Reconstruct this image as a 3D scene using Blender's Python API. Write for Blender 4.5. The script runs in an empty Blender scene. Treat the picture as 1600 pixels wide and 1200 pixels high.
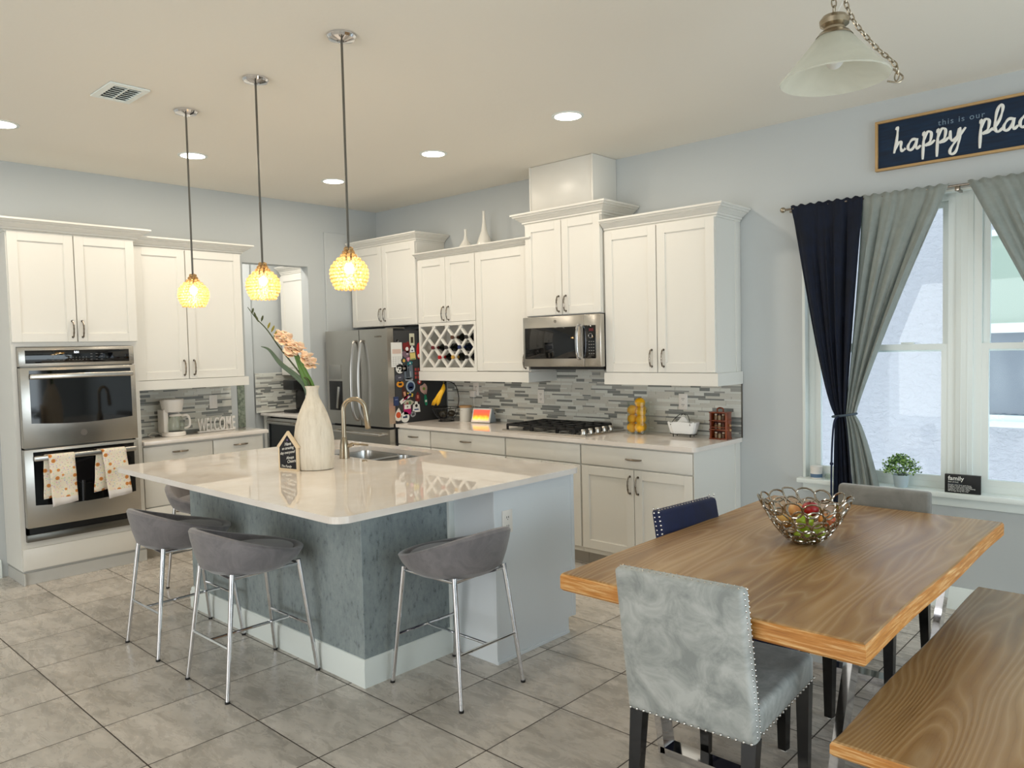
import bpy, bmesh, math, random
from mathutils import Vector, Matrix, Euler
PI = math.pi
random.seed(7)
S = bpy.context.scene
COL = S.collection

# ------------------------------------------------------------------ camera
F, YAW, PITCH, ROLL = 1197.25, 0.74691037, -0.0479757568, -0.022933257
CAM = Vector((6.35893, -4.93315, 1.573816))
fw = Vector((-math.sin(YAW) * math.cos(PITCH), math.cos(YAW) * math.cos(PITCH), math.sin(PITCH)))
rt = Vector((math.cos(YAW), math.sin(YAW), 0)); up = rt.cross(fw)
c_, s_ = math.cos(ROLL), math.sin(ROLL)
R2 = rt * c_ + up * s_; U2 = up * c_ - rt * s_
cam = bpy.data.objects.new('camera', bpy.data.cameras.new('camera')); COL.objects.link(cam)
cam.data.sensor_width = 36; cam.data.lens = F * 36 / 1600; cam.data.clip_start = 0.02
cam.matrix_world = Matrix(((R2.x, U2.x, -fw.x, CAM.x), (R2.y, U2.y, -fw.y, CAM.y), (R2.z, U2.z, -fw.z, CAM.z), (0, 0, 0, 1)))
S.camera = cam
# ------------------------------------------------------------------ world, light, exposure
S.view_settings.view_transform = 'Standard'; S.view_settings.look = 'None'
S.view_settings.exposure = 0.2; S.view_settings.gamma = 1.0; S.view_settings.use_curve_mapping = False
S.cycles.use_denoising = True
S.cycles.max_bounces = 8; S.cycles.diffuse_bounces = 4; S.cycles.glossy_bounces = 4; S.cycles.transmission_bounces = 6; S.cycles.transparent_max_bounces = 12
S.cycles.caustics_reflective = False; S.cycles.caustics_refractive = False; S.cycles.sample_clamp_indirect = 4.0
W = bpy.data.worlds.new('sky'); S.world = W; W.use_nodes = True
WN = W.node_tree.nodes['Background']; WN.inputs[0].default_value = (0.88, 0.95, 1.0, 1); WN.inputs[1].default_value = 2.1

def area(name, loc, aim, sx, sy, power, col, spread=PI):
    L = bpy.data.lights.new(name, 'AREA'); L.shape = 'RECTANGLE'; L.size = sx; L.size_y = sy; L.energy = power; L.color = col; L.spread = spread
    o = bpy.data.objects.new(name, L); COL.objects.link(o); o.location = loc
    o.rotation_euler = (Vector(aim) - Vector(loc)).to_track_quat('-Z', 'Y').to_euler()
    return o
# area lamps standing in for daylight from unseen openings at side and rear
area('daylight_side_fill', (9.35, -2.6, 1.25), (4.0, -2.6, 1.0), 3.6, 2.2, 46, (0.72, 0.90, 1.0))
area('daylight_rear_fill', (4.4, -9.3, 1.35), (3.2, -2.0, 1.1), 4.6, 2.3, 80, (1.0, 0.965, 0.91))

# ------------------------------------------------------------------ materials
def lin(c):
    r = []
    for v in c[:3]:
        v = v / 255.0
        r.append(v / 12.92 if v <= 0.04045 else ((v + 0.055) / 1.055) ** 2.4)
    return (r[0], r[1], r[2], 1)
MATS = {}
def mat(name, col=(200, 200, 200), rough=0.5, metal=0.0, **k):
    if name in MATS: return MATS[name]
    m = bpy.data.materials.new(name); m.use_nodes = True
    b = m.node_tree.nodes['Principled BSDF']
    b.inputs['Base Color'].default_value = lin(col); b.inputs['Roughness'].default_value = rough; b.inputs['Metallic'].default_value = metal
    for kk, v in k.items():
        kk = kk.replace('_', ' ')
        if kk == 'emit':
            b.inputs['Emission Color'].default_value = lin(v[0]); b.inputs['Emission Strength'].default_value = v[1]
        else: b.inputs[kk].default_value = v
    MATS[name] = m
    return m
class N:
    def __init__(s, m): s.t = m.node_tree; s.b = s.t.nodes['Principled BSDF']
    def n(s, ty, **k):
        x = s.t.nodes.new('ShaderNode' + ty)
        for a, v in k.items(): setattr(x, a, v)
        return x
    def l(s, a, b): s.t.links.new(a, b)
    def v(s, sock, val): sock.default_value = val
    def math(s, op, a, b=None, c=None):
        x = s.n('Math', operation=op)
        for i, q in enumerate((a, b, c)):
            if q is None: continue
            if isinstance(q, (int, float)): x.inputs[i].default_value = q
            else: s.l(q, x.inputs[i])
        return x.outputs[0]
    def obj(s, scale=(1, 1, 1), rot=(0, 0, 0), world=False):
        mp = s.n('Mapping'); mp.inputs['Scale'].default_value = scale; mp.inputs['Rotation'].default_value = rot
        if world: s.l(s.n('NewGeometry').outputs['Position'], mp.inputs[0])
        else: s.l(s.n('TexCoord').outputs['Object'], mp.inputs[0])
        return mp.outputs[0]
    def noise(s, vec, scale, detail=3, rough=0.5, dist=0.0):
        x = s.n('TexNoise'); s.l(vec, x.inputs['Vector']); x.inputs['Scale'].default_value = scale
        x.inputs['Detail'].default_value = detail; x.inputs['Roughness'].default_value = rough; x.inputs['Distortion'].default_value = dist
        return x.outputs['Fac']
    def ramp(s, fac, stops):
        x = s.n('ValToRGB'); s.l(fac, x.inputs[0]); e = x.color_ramp.elements
        while len(e) < len(stops): e.new(0.5)
        for i, (p, c) in enumerate(stops): e[i].position = p; e[i].color = lin(c)
        return x.outputs[0]
    def mix(s, fac, a, b, mode='MIX'):
        x = s.n('Mix', data_type='RGBA', blend_type=mode)
        if isinstance(fac, (int, float)): x.inputs[0].default_value = fac
        else: s.l(fac, x.inputs[0])
        for i, q in ((6, a), (7, b)):
            if isinstance(q, tuple): x.inputs[i].default_value = lin(q)
            else: s.l(q, x.inputs[i])
        return x.outputs[2]
    def bump(s, h, strength=0.3, dist=0.01):
        x = s.n('Bump'); x.inputs['Strength'].default_value = strength; x.inputs['Distance'].default_value = dist
        s.l(h, x.inputs['Height']); s.l(x.outputs[0], s.b.inputs['Normal'])
    def col(s, c): s.l(c, s.b.inputs['Base Color'])

WALL = mat('wall_paint', (192, 197, 198), 0.6); n = N(WALL); n.bump(n.noise(n.obj(world=True), 90, 3), 0.08, 0.004)
CEIL = mat('ceiling_paint', (240, 235, 224), 0.85); n = N(CEIL); n.bump(n.noise(n.obj(world=True), 40, 4), 0.15, 0.006)
WHITE = mat('cabinet_white', (229, 227, 220), 0.3)
TRIM = mat('trim_white', (234, 241, 238), 0.35)
STEEL = mat('stainless_steel', (192, 188, 181), 0.26, 1.0)
n = N(STEEL); v = n.noise(n.obj((1, 1, 160)), 6, 2); mr = n.n('MapRange'); n.l(v, mr.inputs[0]); mr.inputs[3].default_value = 0.22; mr.inputs[4].default_value = 0.29; n.l(mr.outputs[0], n.b.inputs['Roughness'])
DSTEEL = mat('dark_steel', (120, 118, 112), 0.3, 1.0)
CHROME = mat('chrome', (225, 225, 228), 0.06, 1.0)
NICKEL = mat('brushed_nickel', (170, 158, 138), 0.25, 1.0)
PEWTER = mat('handle_pewter', (140, 132, 122), 0.22, 1.0)
BGLASS = mat('black_glass', (8, 8, 10), 0.04, 0.0, Specular_IOR_Level=0.6)
BLACK = mat('black_plastic', (14, 14, 15), 0.35)
IRON = mat('cast_iron', (16, 16, 17), 0.5)
BLACKWOOD = mat('black_wood', (5, 5, 6), 0.22)
GAP = mat('shadow_gap', (60, 58, 54), 0.9)
DGREY = mat('fridge_side', (42, 43, 45), 0.45)
WPLASTIC = mat('white_plastic', (236, 232, 226), 0.3)
CERAMIC = mat('white_ceramic', (230, 228, 220), 0.25)
CORK = mat('cork_wood', (190, 150, 105), 0.6)
PAPER = mat('paper_white', (236, 234, 230), 0.8)
LETTER = mat('lettering_white', (238, 238, 232), 0.5)
LGREY = mat('lettering_grey', (120, 142, 160), 0.5)
GLASS = mat('clear_glass', (255, 255, 255), 0.02, 0.0, Transmission_Weight=1.0, IOR=1.45)
def thin_glass(name, tint, refl=0.08):
    m = bpy.data.materials.new(name); m.use_nodes = True; t = m.node_tree; t.nodes.clear()
    o = t.nodes.new('ShaderNodeOutputMaterial'); a = t.nodes.new('ShaderNodeBsdfTransparent'); a.inputs[0].default_value = tint
    g = t.nodes.new('ShaderNodeBsdfGlossy'); g.inputs['Roughness'].default_value = 0.02; mx = t.nodes.new('ShaderNodeMixShader')
    fr = t.nodes.new('ShaderNodeMapRange'); lw = t.nodes.new('ShaderNodeLayerWeight'); lw.inputs[0].default_value = 0.25; t.links.new(lw.outputs['Facing'], fr.inputs[0]); fr.inputs[3].default_value = 0.02; fr.inputs[4].default_value = 0.35
    t.links.new(fr.outputs[0], mx.inputs[0]); t.links.new(a.outputs[0], mx.inputs[1]); t.links.new(g.outputs[0], mx.inputs[2]); t.links.new(mx.outputs[0], o.inputs[0])
    return m
PANE = thin_glass('window_glass', (0.93, 0.97, 0.98, 1))
THIN = thin_glass('thin_glass', (0.93, 0.95, 0.92, 1))
# quartz
QUARTZ = mat('quartz', (236, 229, 218), 0.02, 0.0, Specular_IOR_Level=0.75); n = N(QUARTZ); f = n.noise(n.obj(world=True), 3.5, 6, 0.6); n.col(n.ramp(f, [(0.35, (240, 234, 228)), (0.62, (231, 222, 213))]))
# concrete look laminate
CONC = mat('concrete_laminate', (110, 120, 122), 0.5); n = N(CONC)
f1 = n.noise(n.obj((1, 1, 0.8), world=True), 4.5, 9, 0.72); f2 = n.noise(n.obj((1.6, 1.6, 0.8), world=True), 22, 6, 0.75)
c1 = n.ramp(f1, [(0.32, (112, 124, 126)), (0.5, (140, 152, 154)), (0.68, (164, 174, 174))])
n.col(n.mix(0.5, c1, n.ramp(f2, [(0.36, (62, 70, 72)), (0.43, (138, 149, 151)), (0.7, (168, 177, 177))]))); n.bump(f2, 0.15, 0.003)
# floor tile
FLOOR = mat('travertine_tile', (170, 160, 148), 0.3); n = N(FLOOR)
g = n.n('NewGeometry'); sp = n.n('SeparateXYZ'); n.l(g.outputs['Position'], sp.inputs[0])
T0, U0, TS = 1.971, -3.337, 0.4604
u = n.math('DIVIDE', n.math('SUBTRACT', sp.outputs[0], T0), TS); w = n.math('DIVIDE', n.math('SUBTRACT', sp.outputs[1], U0), TS)
def gline(q):
    a = n.math('ABSOLUTE', n.math('SUBTRACT', n.math('FRACT', n.math('ADD', q, 0.5)), 0.5)); return n.math('LESS_THAN', a, 0.0062)
gr = n.math('MAXIMUM', gline(u), gline(w))
cb = n.n('CombineXYZ'); n.l(n.math('FLOOR', u), cb.inputs[0]); n.l(n.math('FLOOR', w), cb.inputs[1])
wn = n.n('TexWhiteNoise', noise_dimensions='2D'); n.l(cb.outputs[0], wn.inputs['Vector'])
ad = n.n('VectorMath', operation='MULTIPLY_ADD'); n.l(wn.outputs['Color'], ad.inputs[0]); ad.inputs[1].default_value = (7, 7, 7); n.l(g.outputs['Position'], ad.inputs[2])
mp = n.n('Mapping'); n.l(ad.outputs[0], mp.inputs[0]); mp.inputs['Scale'].default_value = (1.0, 2.3, 1); mp.inputs['Rotation'].default_value = (0, 0, 0.25)
f1 = n.noise(mp.outputs[0], 2.0, 9, 0.66, 0.5); f2 = n.noise(mp.outputs[0], 6, 9, 0.74, 0.6)
c1 = n.ramp(f1, [(0.32, (156, 150, 142)), (0.47, (188, 182, 173)), (0.6, (212, 205, 196)), (0.75, (190, 182, 171))])
c1 = n.mix(0.38, c1, n.ramp(f2, [(0.35, (136, 129, 120)), (0.5, (196, 189, 180)), (0.68, (226, 219, 209))]))
mr = n.n('MapRange'); n.l(wn.outputs['Value'], mr.inputs[0]); mr.inputs[3].default_value = 0.97; mr.inputs[4].default_value = 1.08
hs = n.n('HueSaturation'); n.l(c1, hs.inputs['Color']); n.l(mr.outputs[0], hs.inputs['Value'])
n.col(n.mix(gr, hs.outputs[0], (58, 50, 43)))
n.l(n.math('ADD', n.math('MULTIPLY', gr, 0.5), n.math('MULTIPLY_ADD', f2, 0.15, 0.2)), n.b.inputs['Roughness'])
n.bump(n.math('SUBTRACT', n.math('MULTIPLY', f2, 0.12), gr), 0.25, 0.004)
# oak
def oak(name, light, mid, dark, rough, axis=1):
    m = mat(name, mid, rough); n = N(m)
    sc = (7.0, 0.75, 7.0) if axis == 1 else (0.75, 7.0, 7.0)
    vec = n.obj(sc)
    d = n.noise(n.obj((2.0, 0.26, 2.0) if axis == 1 else (0.26, 2.0, 2.0)), 1.5, 2.0, 0.42)
    rings = n.math('FRACT', n.math('MULTIPLY', d, 40.0))
    rings = n.math('ABSOLUTE', n.math('MULTIPLY_ADD', rings, 2.0, -1.0))
    fine = n.noise(n.obj((60, 2.2, 60) if axis == 1 else (2.2, 60, 60)), 3.5, 5, 0.7)
    broad = n.noise(vec, 0.8, 4, 0.6)
    base = n.ramp(broad, [(0.3, dark), (0.5, mid), (0.72, light)])
    c = n.mix(n.math('MULTIPLY', n.math('POWER', rings, 3.0), 0.36), base, (206, 178, 136))
    c = n.mix(n.math('MULTIPLY', n.math('SUBTRACT', 1.0, n.math('POWER', rings, 0.4)), 0.55), c, dark)
    c = n.mix(n.math('MULTIPLY', fine, 0.35), c, light)
    n.col(c); n.bump(n.math('ADD', n.math('MULTIPLY', rings, 0.8), fine), 0.3, 0.002)
    return m
OAK = oak('oak_table', (192, 156, 108), (166, 126, 78), (120, 84, 46), 0.26)
OAKEDGE = mat('oak_edge', (190, 120, 50), 0.42); n = N(OAKEDGE); f = n.noise(n.obj((3, 3, 60)), 2.0, 6, 0.7); n.col(n.ramp(f, [(0.3, (160, 98, 34)), (0.5, (200, 134, 60)), (0.7, (240, 204, 146))])); n.bump(f, 0.4, 0.004)
# fabrics
def fabric(name, a, b, scale=6, rough=0.85, sheen=0.4, world=False):
    m = mat(name, a, rough, 0.0, Sheen_Weight=sheen); n = N(m); f = n.noise(n.obj(world=world), scale, 6, 0.66, 0.9); n.col(n.ramp(f, [(0.36, a), (0.64, b)])); n.bump(n.noise(n.obj(), 350, 2), 0.12, 0.002); return m
STOOLF = fabric('stool_fabric', (108, 105, 108), (128, 124, 126), 9)
VELVET = fabric('grey_velvet', (140, 145, 143), (188, 191, 188), 8.5, 0.7, 0.3)
VELVET2 = fabric('taupe_velvet', (118, 117, 112), (136, 135, 129), 8, 0.7, 0.5)
NAVYV = fabric('navy_velvet', (2, 16, 56), (4, 24, 72), 8, 0.7, 0.05)
NAVYC = fabric('navy_curtain', (3, 11, 28), (4, 17, 40), 8, 0.9, 0.0)
GREYC = fabric('grey_curtain', (150, 155, 150), (164, 168, 162), 20, 0.85, 0.2)
# let a little daylight through the grey curtain
n = N(GREYC); tr = n.n('BsdfTranslucent'); tr.inputs[0].default_value = lin((190, 205, 200)); ms = n.n('MixShader'); ms.inputs[0].default_value = 0.3
out = n.t.nodes['Material Output']; n.l(n.b.outputs[0], ms.inputs[1]); n.l(tr.outputs[0], ms.inputs[2]); n.l(ms.outputs[0], out.inputs[0])
STUCCO = mat('stucco', (194, 192, 199), 0.9); n = N(STUCCO); f = n.noise(n.obj((1, 1, 1.6), world=True), 16, 5, 0.6, 0.8); n.bump(f, 0.8, 0.03)
VASE = mat('bleached_wood', (214, 204, 186), 0.5); n = N(VASE); f = n.noise(n.obj((9, 9, 1.0)), 4, 6, 0.7); n.col(n.ramp(f, [(0.3, (196, 186, 168)), (0.5, (216, 208, 192)), (0.7, (226, 219, 204))])); n.bump(f, 0.3, 0.003)
FROST = mat('alabaster_glass', (214, 216, 204), 0.25); n = N(FROST); f = n.noise(n.obj(), 6, 4, 0.6, 2); n.col(n.ramp(f, [(0.3, (214, 216, 204)), (0.7, (234, 235, 224))]))
tr = n.n('BsdfTranslucent'); tr.inputs[0].default_value = lin((244, 244, 236)); tq = n.n('BsdfTransparent'); ms = n.n('MixShader'); ms.inputs[0].default_value = 0.5; m3 = n.n('MixShader'); m3.inputs[0].default_value = 0.22
n.l(n.b.outputs[0], ms.inputs[1]); n.l(tr.outputs[0], ms.inputs[2]); n.l(ms.outputs[0], m3.inputs[1]); n.l(tq.outputs[0], m3.inputs[2]); n.l(m3.outputs[0], n.t.nodes['Material Output'].inputs[0])
BEAD = bpy.data.materials.new('amber_crystal'); BEAD.use_nodes = True
t = BEAD.node_tree; t.nodes.clear(); o = t.nodes.new('ShaderNodeOutputMaterial'); a = t.nodes.new('ShaderNodeBsdfTranslucent'); a.inputs[0].default_value = (1.0, 0.80, 0.47, 1)
g = t.nodes.new('ShaderNodeBsdfGlossy'); g.inputs[0].default_value = (1, 0.85, 0.6, 1); g.inputs['Roughness'].default_value = 0.1
m1 = t.nodes.new('ShaderNodeMixShader'); m1.inputs[0].default_value = 0.22; tp = t.nodes.new('ShaderNodeBsdfTransparent'); tp.inputs[0].default_value = (1, 0.86, 0.6, 1); m2 = t.nodes.new('ShaderNodeMixShader'); m2.inputs[0].default_value = 0.3
t.links.new(a.outputs[0], m1.inputs[1]); t.links.new(g.outputs[0], m1.inputs[2]); t.links.new(m1.outputs[0], m2.inputs[1]); t.links.new(tp.outputs[0], m2.inputs[2]); t.links.new(m2.outputs[0], o.inputs[0])
BULB = mat('lit_bulb', (255, 240, 210), 0.4, emit=((255, 236, 200), 45.0))
LEDD = mat('led_diffuser', (255, 250, 240), 0.5, emit=((255, 246, 228), 14.0))
TILES = [mat('mosaic_pale', (222, 224, 217), 0.2), mat('mosaic_cream', (208, 207, 198), 0.25), mat('mosaic_mid', (166, 167, 162), 0.22), mat('mosaic_dark', (132, 135, 132), 0.15), mat('mosaic_grout', (218, 217, 211), 0.8)]

# ------------------------------------------------------------------ mesh builder
def catmull(P, k=6, closed=False):
    P = [Vector(p) for p in P]; out = []; m = len(P)
    rng = m if closed else m - 1
    for i in range(rng):
        g = lambda j: P[j % m] if closed else P[max(0, min(m - 1, j))]
        a, b, c, d = g(i - 1), g(i), g(i + 1), g(i + 2)
        for s in range(k):
            t = s / k
            out.append(0.5 * ((2 * b) + (c - a) * t + (2 * a - 5 * b + 4 * c - d) * t * t + (3 * b - a - 3 * c + d) * t ** 3))
    if not closed: out.append(P[-1])
    return out
class B:
    def __init__(s): s.m = bmesh.new()
    def box(s, x0, x1, y0, y1, z0, z1, bev=0.0, mi=0, seg=2):
        r = bmesh.ops.create_cube(s.m, size=1); vs = r['verts']
        for v in vs: v.co = Vector(((x0 + x1) / 2 + v.co.x * (x1 - x0), (y0 + y1) / 2 + v.co.y * (y1 - y0), (z0 + z1) / 2 + v.co.z * (z1 - z0)))
        fs = list({f for v in vs for f in v.link_faces})
        for f in fs: f.material_index = mi
        if bev > 0:
            es = list({e for v in vs for e in v.link_edges})
            r2 = bmesh.ops.bevel(s.m, geom=es, offset=bev, segments=seg, affect='EDGES', profile=0.5)
            for f in r2['faces']: f.material_index = mi
            vs = list(dict.fromkeys(list(r2['verts']) + [v for v in vs if v.is_valid]))
        return vs
    def xf(s, vs, mx):
        for v in vs:
            if v.is_valid: v.co = mx @ v.co
    def loft(s, rings, close=True, caps=True, mi=0):
        rs = [[s.m.verts.new(p) for p in r] for r in rings]; k = len(rs[0])
        for a, b in zip(rs, rs[1:]):
            for i in range(k if close else k - 1):
                j = (i + 1) % k
                try: s.m.faces.new((a[i], a[j], b[j], b[i])).material_index = mi
                except ValueError: pass
        if caps and close:
            for r, rev in ((rs[0], True), (rs[-1], False)):
                try: s.m.faces.new(r[::-1] if rev else r).material_index = mi
                except ValueError: pass
        return [v for r in rs for v in r]
    def tube(s, P, r, seg=8, closed=False, caps=True, mi=0, flat=None):
        P = [Vector(p) for p in P]; m = len(P)
        if not hasattr(r, '__len__'): r = [r] * m
        rings = []; nrm = None
        for i in range(m):
            t = (P[(i + 1) % m] - P[i - 1]) if closed else (P[min(i + 1, m - 1)] - P[max(i - 1, 0)])
            t = t.normalized() if t.length > 1e-9 else Vector((0, 0, 1))
            if nrm is None:
                a = Vector((0, 0, 1)) if abs(t.z) < 0.9 else Vector((1, 0, 0)); nrm = t.cross(a).normalized()
            else:
                nrm = (nrm - t * nrm.dot(t)); nrm = nrm.normalized() if nrm.length > 1e-6 else t.orthogonal().normalized()
            bn = t.cross(nrm)
            rings.append([P[i] + (nrm * math.cos(q) + bn * math.sin(q)) * r[i] for q in [2 * PI * k / seg for k in range(seg)]])
        if closed: rings.append(rings[0])
        vs = s.loft(rings, True, caps and not closed, mi)
        if closed: bmesh.ops.remove_doubles(s.m, verts=vs, dist=1e-7); return
        return vs
    def cyl(s, p0, p1, r0, r1=None, seg=20, mi=0):
        return s.tube([p0, p1], [r0, r0 if r1 is None else r1], seg, mi=mi)
    def lathe(s, prof, seg=32, loc=(0, 0, 0), axis='z', mi=0, caps=False):
        L = Vector(loc); rings = []
        for r, h in prof:
            ring = []
            for k in range(seg):
                q = 2 * PI * k / seg; a, b = max(r, 1e-5) * math.cos(q), max(r, 1e-5) * math.sin(q)
                ring.append(L + (Vector((a, b, h)) if axis == 'z' else Vector((a, h, -b)) if axis == 'y' else Vector((h, a, b))))
            rings.append(ring)
        return s.loft(rings, True, caps, mi)
    def ball(s, c, r, seg=14, rings=10, sc=(1, 1, 1), mi=0):
        q = bmesh.ops.create_uvsphere(s.m, u_segments=seg, v_segments=rings, radius=r)['verts']
        for v in q: v.co = Vector((v.co.x * sc[0], v.co.y * sc[1], v.co.z * sc[2])) + Vector(c)
        for f in {f for v in q for f in v.link_faces}: f.material_index = mi
        return q
    def poly(s, pts, d, mi=0):
        """prism: polygon pts extruded by vector d"""
        a = [Vector(p) for p in pts]; d = Vector(d)
        return s.loft([a, [p + d for p in a]], True, True, mi)
    def mould(s, path, prof, mi=0, closed=False):
        """sweep (out, z) profile along 2D path, mitred; outward = right of travel"""
        P = [Vector(p) for p in path]; m = len(P); rings = []
        for i in range(m):
            ds = []
            if i > 0 or closed: ds.append((P[i] - P[i - 1]).normalized())
            if i < m - 1 or closed: ds.append((P[(i + 1) % m] - P[i]).normalized())
            ns = [Vector((d.y, -d.x)) for d in ds]; nn = sum(ns, Vector((0, 0))); nn = nn.normalized(); k = 1 / max(0.2, nn.dot(ns[0]))
            rings.append([Vector((P[i].x + nn.x * o * k, P[i].y + nn.y * o * k, z)) for o, z in prof])
        if closed: rings.append(rings[0])
        return s.loft(rings, True, not closed, mi)
    def out(s, name, m, parent=None, smooth=True, loc=None, rot=None, angle=35):
        bmesh.ops.recalc_face_normals(s.m, faces=s.m.faces[:])
        me = bpy.data.meshes.new(name); s.m.to_mesh(me); s.m.free()
        for q in (m if isinstance(m, (list, tuple)) else [m]): me.materials.append(q)
        if smooth:
            me.shade_smooth() if hasattr(me, 'shade_smooth') else None
            try: me.set_sharp_from_angle(angle=math.radians(angle))
            except Exception: pass
        o = bpy.data.objects.new(name, me); COL.objects.link(o)
        if parent: o.parent = parent
        if loc: o.location = loc
        if rot: o.rotation_euler = rot
        return o
def thing(name, label, cat, loc=(0, 0, 0), rz=0.0, group=None):
    o = bpy.data.objects.new(name, None); COL.objects.link(o); o.location = loc; o.rotation_euler = (0, 0, rz); o.empty_display_size = 0.05
    o['label'] = label; o['category'] = cat
    if group: o['group'] = group
    return o
def tag(o, label, cat, group=None):
    o['label'] = label; o['category'] = cat
    if group: o['group'] = group
    return o
def struct(o, label=None):
    o['kind'] = 'structure'
    if label: o['label'] = label
    return o
def kids(o): return [c for c in list(bpy.data.objects) if c.parent == o]
def dup(root, loc, rz, label, cat=None, group=None):
    def cp(o, par):
        c = o.copy(); COL.objects.link(c)
        if par: c.parent = par
        for ch in kids(o): cp(ch, c)
        return c
    r = cp(root, None); r.location = loc; r.rotation_euler = (0, 0, rz); r['label'] = label
    if cat: r['category'] = cat
    if group: r['group'] = group
    return r
def text(name, body, size, m, parent, loc, rot, extrude=0.0008, align='LEFT', shear=0.0, space=1.0, offset=0.0):
    cu = bpy.data.curves.new(name, 'FONT'); cu.body = body; cu.size = size; cu.extrude = extrude; cu.align_x = align; cu.shear = shear; cu.space_character = space; cu.offset = offset
    cu.materials.append(m); o = bpy.data.objects.new(name, cu); COL.objects.link(o)
    me = bpy.data.meshes.new_from_object(o.evaluated_get(bpy.context.evaluated_depsgraph_get())); bpy.data.objects.remove(o); me.name = name
    if not me.materials: me.materials.append(m)
    o = bpy.data.objects.new(name, me); COL.objects.link(o)
    o.parent = parent; o.location = loc; o.rotation_euler = rot
    return o
FY = (PI / 2, 0, 0)          # reads from -y
FX = (PI / 2, 0, PI / 2)     # reads from +x

# ------------------------------------------------------------------ room shell
H = 2.991; XL = -0.07
b = B(); b.box(-1.6, 9.5, -9.5, 0.0, -0.05, 0.0); struct(b.out('floor', FLOOR, smooth=False))
b = B(); b.box(-1.6, 9.5, -9.5, 0.15, H, H + 0.1); struct(b.out('ceiling', CEIL, smooth=False))
WX0, WX1, WZ0, WZ1 = 4.372, 6.25, 0.655, 2.405
b = B()
for q in ((-1.6, WX0, 0, H), (WX1, 9.5, 0, H), (WX0, WX1, 0, WZ0), (WX0, WX1, WZ1, H)): b.box(q[0], q[1], 0, 0.15, q[2], q[3])
struct(b.out('wall_back', WALL, smooth=False))
OY0, OY1, OZ = -1.50, -0.83, 2.387
b = B(); b.box(XL - 0.12, XL, -9.5, OY0, 0, H); b.box(XL - 0.12, XL, OY1, 0, 0, H); b.box(XL - 0.12, XL, OY0, OY1, OZ, H)
b.box(XL, XL + 0.022, -0.645, 0, 0, 2.73, 0.004)
struct(b.out('wall_left', WALL, smooth=False))
b = B(); b.box(-1.6, -1.435, -2.2, 0, 0, H); b.box(-1.435, -1.41, -2.2, -0.70, 0, H, 0.003); struct(b.out('wall_pantry', WALL, smooth=False))
b = B(); b.box(-1.6, XL - 0.12, -2.32, -2.2, 0, H); struct(b.out('wall_pantry_side', WALL, smooth=False))
# far sides of the open-plan room, with wide glazed openings
b = B(); b.box(9.5, 9.6, -9.5, -4.5, 0, H); b.box(9.5, 9.6, -0.7, 0.15, 0, H); b.box(9.5, 9.6, -4.5, -0.7, 2.4, H); struct(b.out('wall_right', WALL, smooth=False))
b = B(); b.box(XL, 2.0, -9.6, -9.5, 0, H); b.box(6.8, 9.6, -9.6, -9.5, 0, H); b.box(2.0, 6.8, -9.6, -9.5, 2.5, H); struct(b.out('wall_rear', WALL, smooth=False))
BBP = [(0, 0), (0.016, 0), (0.016, 0.095), (0.011, 0.108), (0.011, 0.118), (0.005, 0.128), (0, 0.13)]
b = B(); b.mould([(3.945, -0.0), (9.5, -0.0)], BBP); struct(b.out('baseboard_back', TRIM))
b = B(); b.mould([(XL, -9.5), (XL, -3.45)], BBP); struct(b.out('baseboard_left', TRIM))

# windows: frame, sill, sashes, panes
def window(name, x0, x1):
    b = B(); z0, z1, zm = 0.685, 2.40, 1.512; fr = 0.04
    for q in ((x0, x0 + fr, z0, z1), (x1 - fr, x1, z0, z1), (x0 + fr, x1 - fr, z0, z0 + fr), (x0 + fr, x1 - fr, z1 - fr, z1)): b.box(q[0], q[1], 0.055, 0.125, q[2], q[3])
    f = struct(b.out(name, TRIM))
    for part, za, zb, y in (('upper_sash', zm - 0.02, z1 - fr, 0.098), ('lower_sash', z0 + fr, zm + 0.025, 0.072)):
        b = B(); w = 0.035
        for q in ((x0 + fr, x0 + fr + w, za, zb), (x1 - fr - w, x1 - fr, za, zb), (x0 + fr + w, x1 - fr - w, za, za + w), (x0 + fr + w, x1 - fr - w, zb - w, zb)): b.box(q[0], q[1], y - 0.014, y + 0.014, q[2], q[3])
        s = b.out(part, TRIM, f)
        b = B(); b.box(x0 + fr + w, x1 - fr - w, y - 0.002, y + 0.002, za + w, zb - w); b.out('pane', PANE, s)
    b = B()
    for xx in ((x0 * 0.7 + x1 * 0.3), (x0 * 0.3 + x1 * 0.7)): b.box(xx - 0.035, xx + 0.035, 0.045, 0.075, zm + 0.025, zm + 0.037, 0.003)
    b.out('sash_lock', TRIM, f)
window('window_1', 4.385, 5.235)
window('window_2', 5.325, 6.24)
b = B(); b.box(5.235, 5.325, 0.045, 0.13, 0.685, 2.40, 0.003); b.box(5.262, 5.266, 0.043, 0.05, 0.69, 2.395); b.box(5.295, 5.299, 0.043, 0.05, 0.69, 2.395); struct(b.out('trim_1', TRIM))
b = B(); b.box(4.345, 6.28, -0.06, 0.0, 0.655, 0.685, 0.006); b.box(4.372, 6.25, 0, 0.13, 0.655, 0.685); b.box(4.37, 6.26, -0.016, 0.0, 0.60, 0.655, 0.004); struct(b.out('trim_2', TRIM))
b = B()
for q in ((4.366, 4.385, 0.685, 2.41), (6.24, 6.256, 0.685, 2.41)): b.box(q[0], q[1], -0.004, 0.13, q[2], q[3], 0.002)
b.box(4.366, 6.256, -0.004, 0.13, 2.398, 2.41, 0.002); struct(b.out('trim_3', TRIM))

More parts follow.
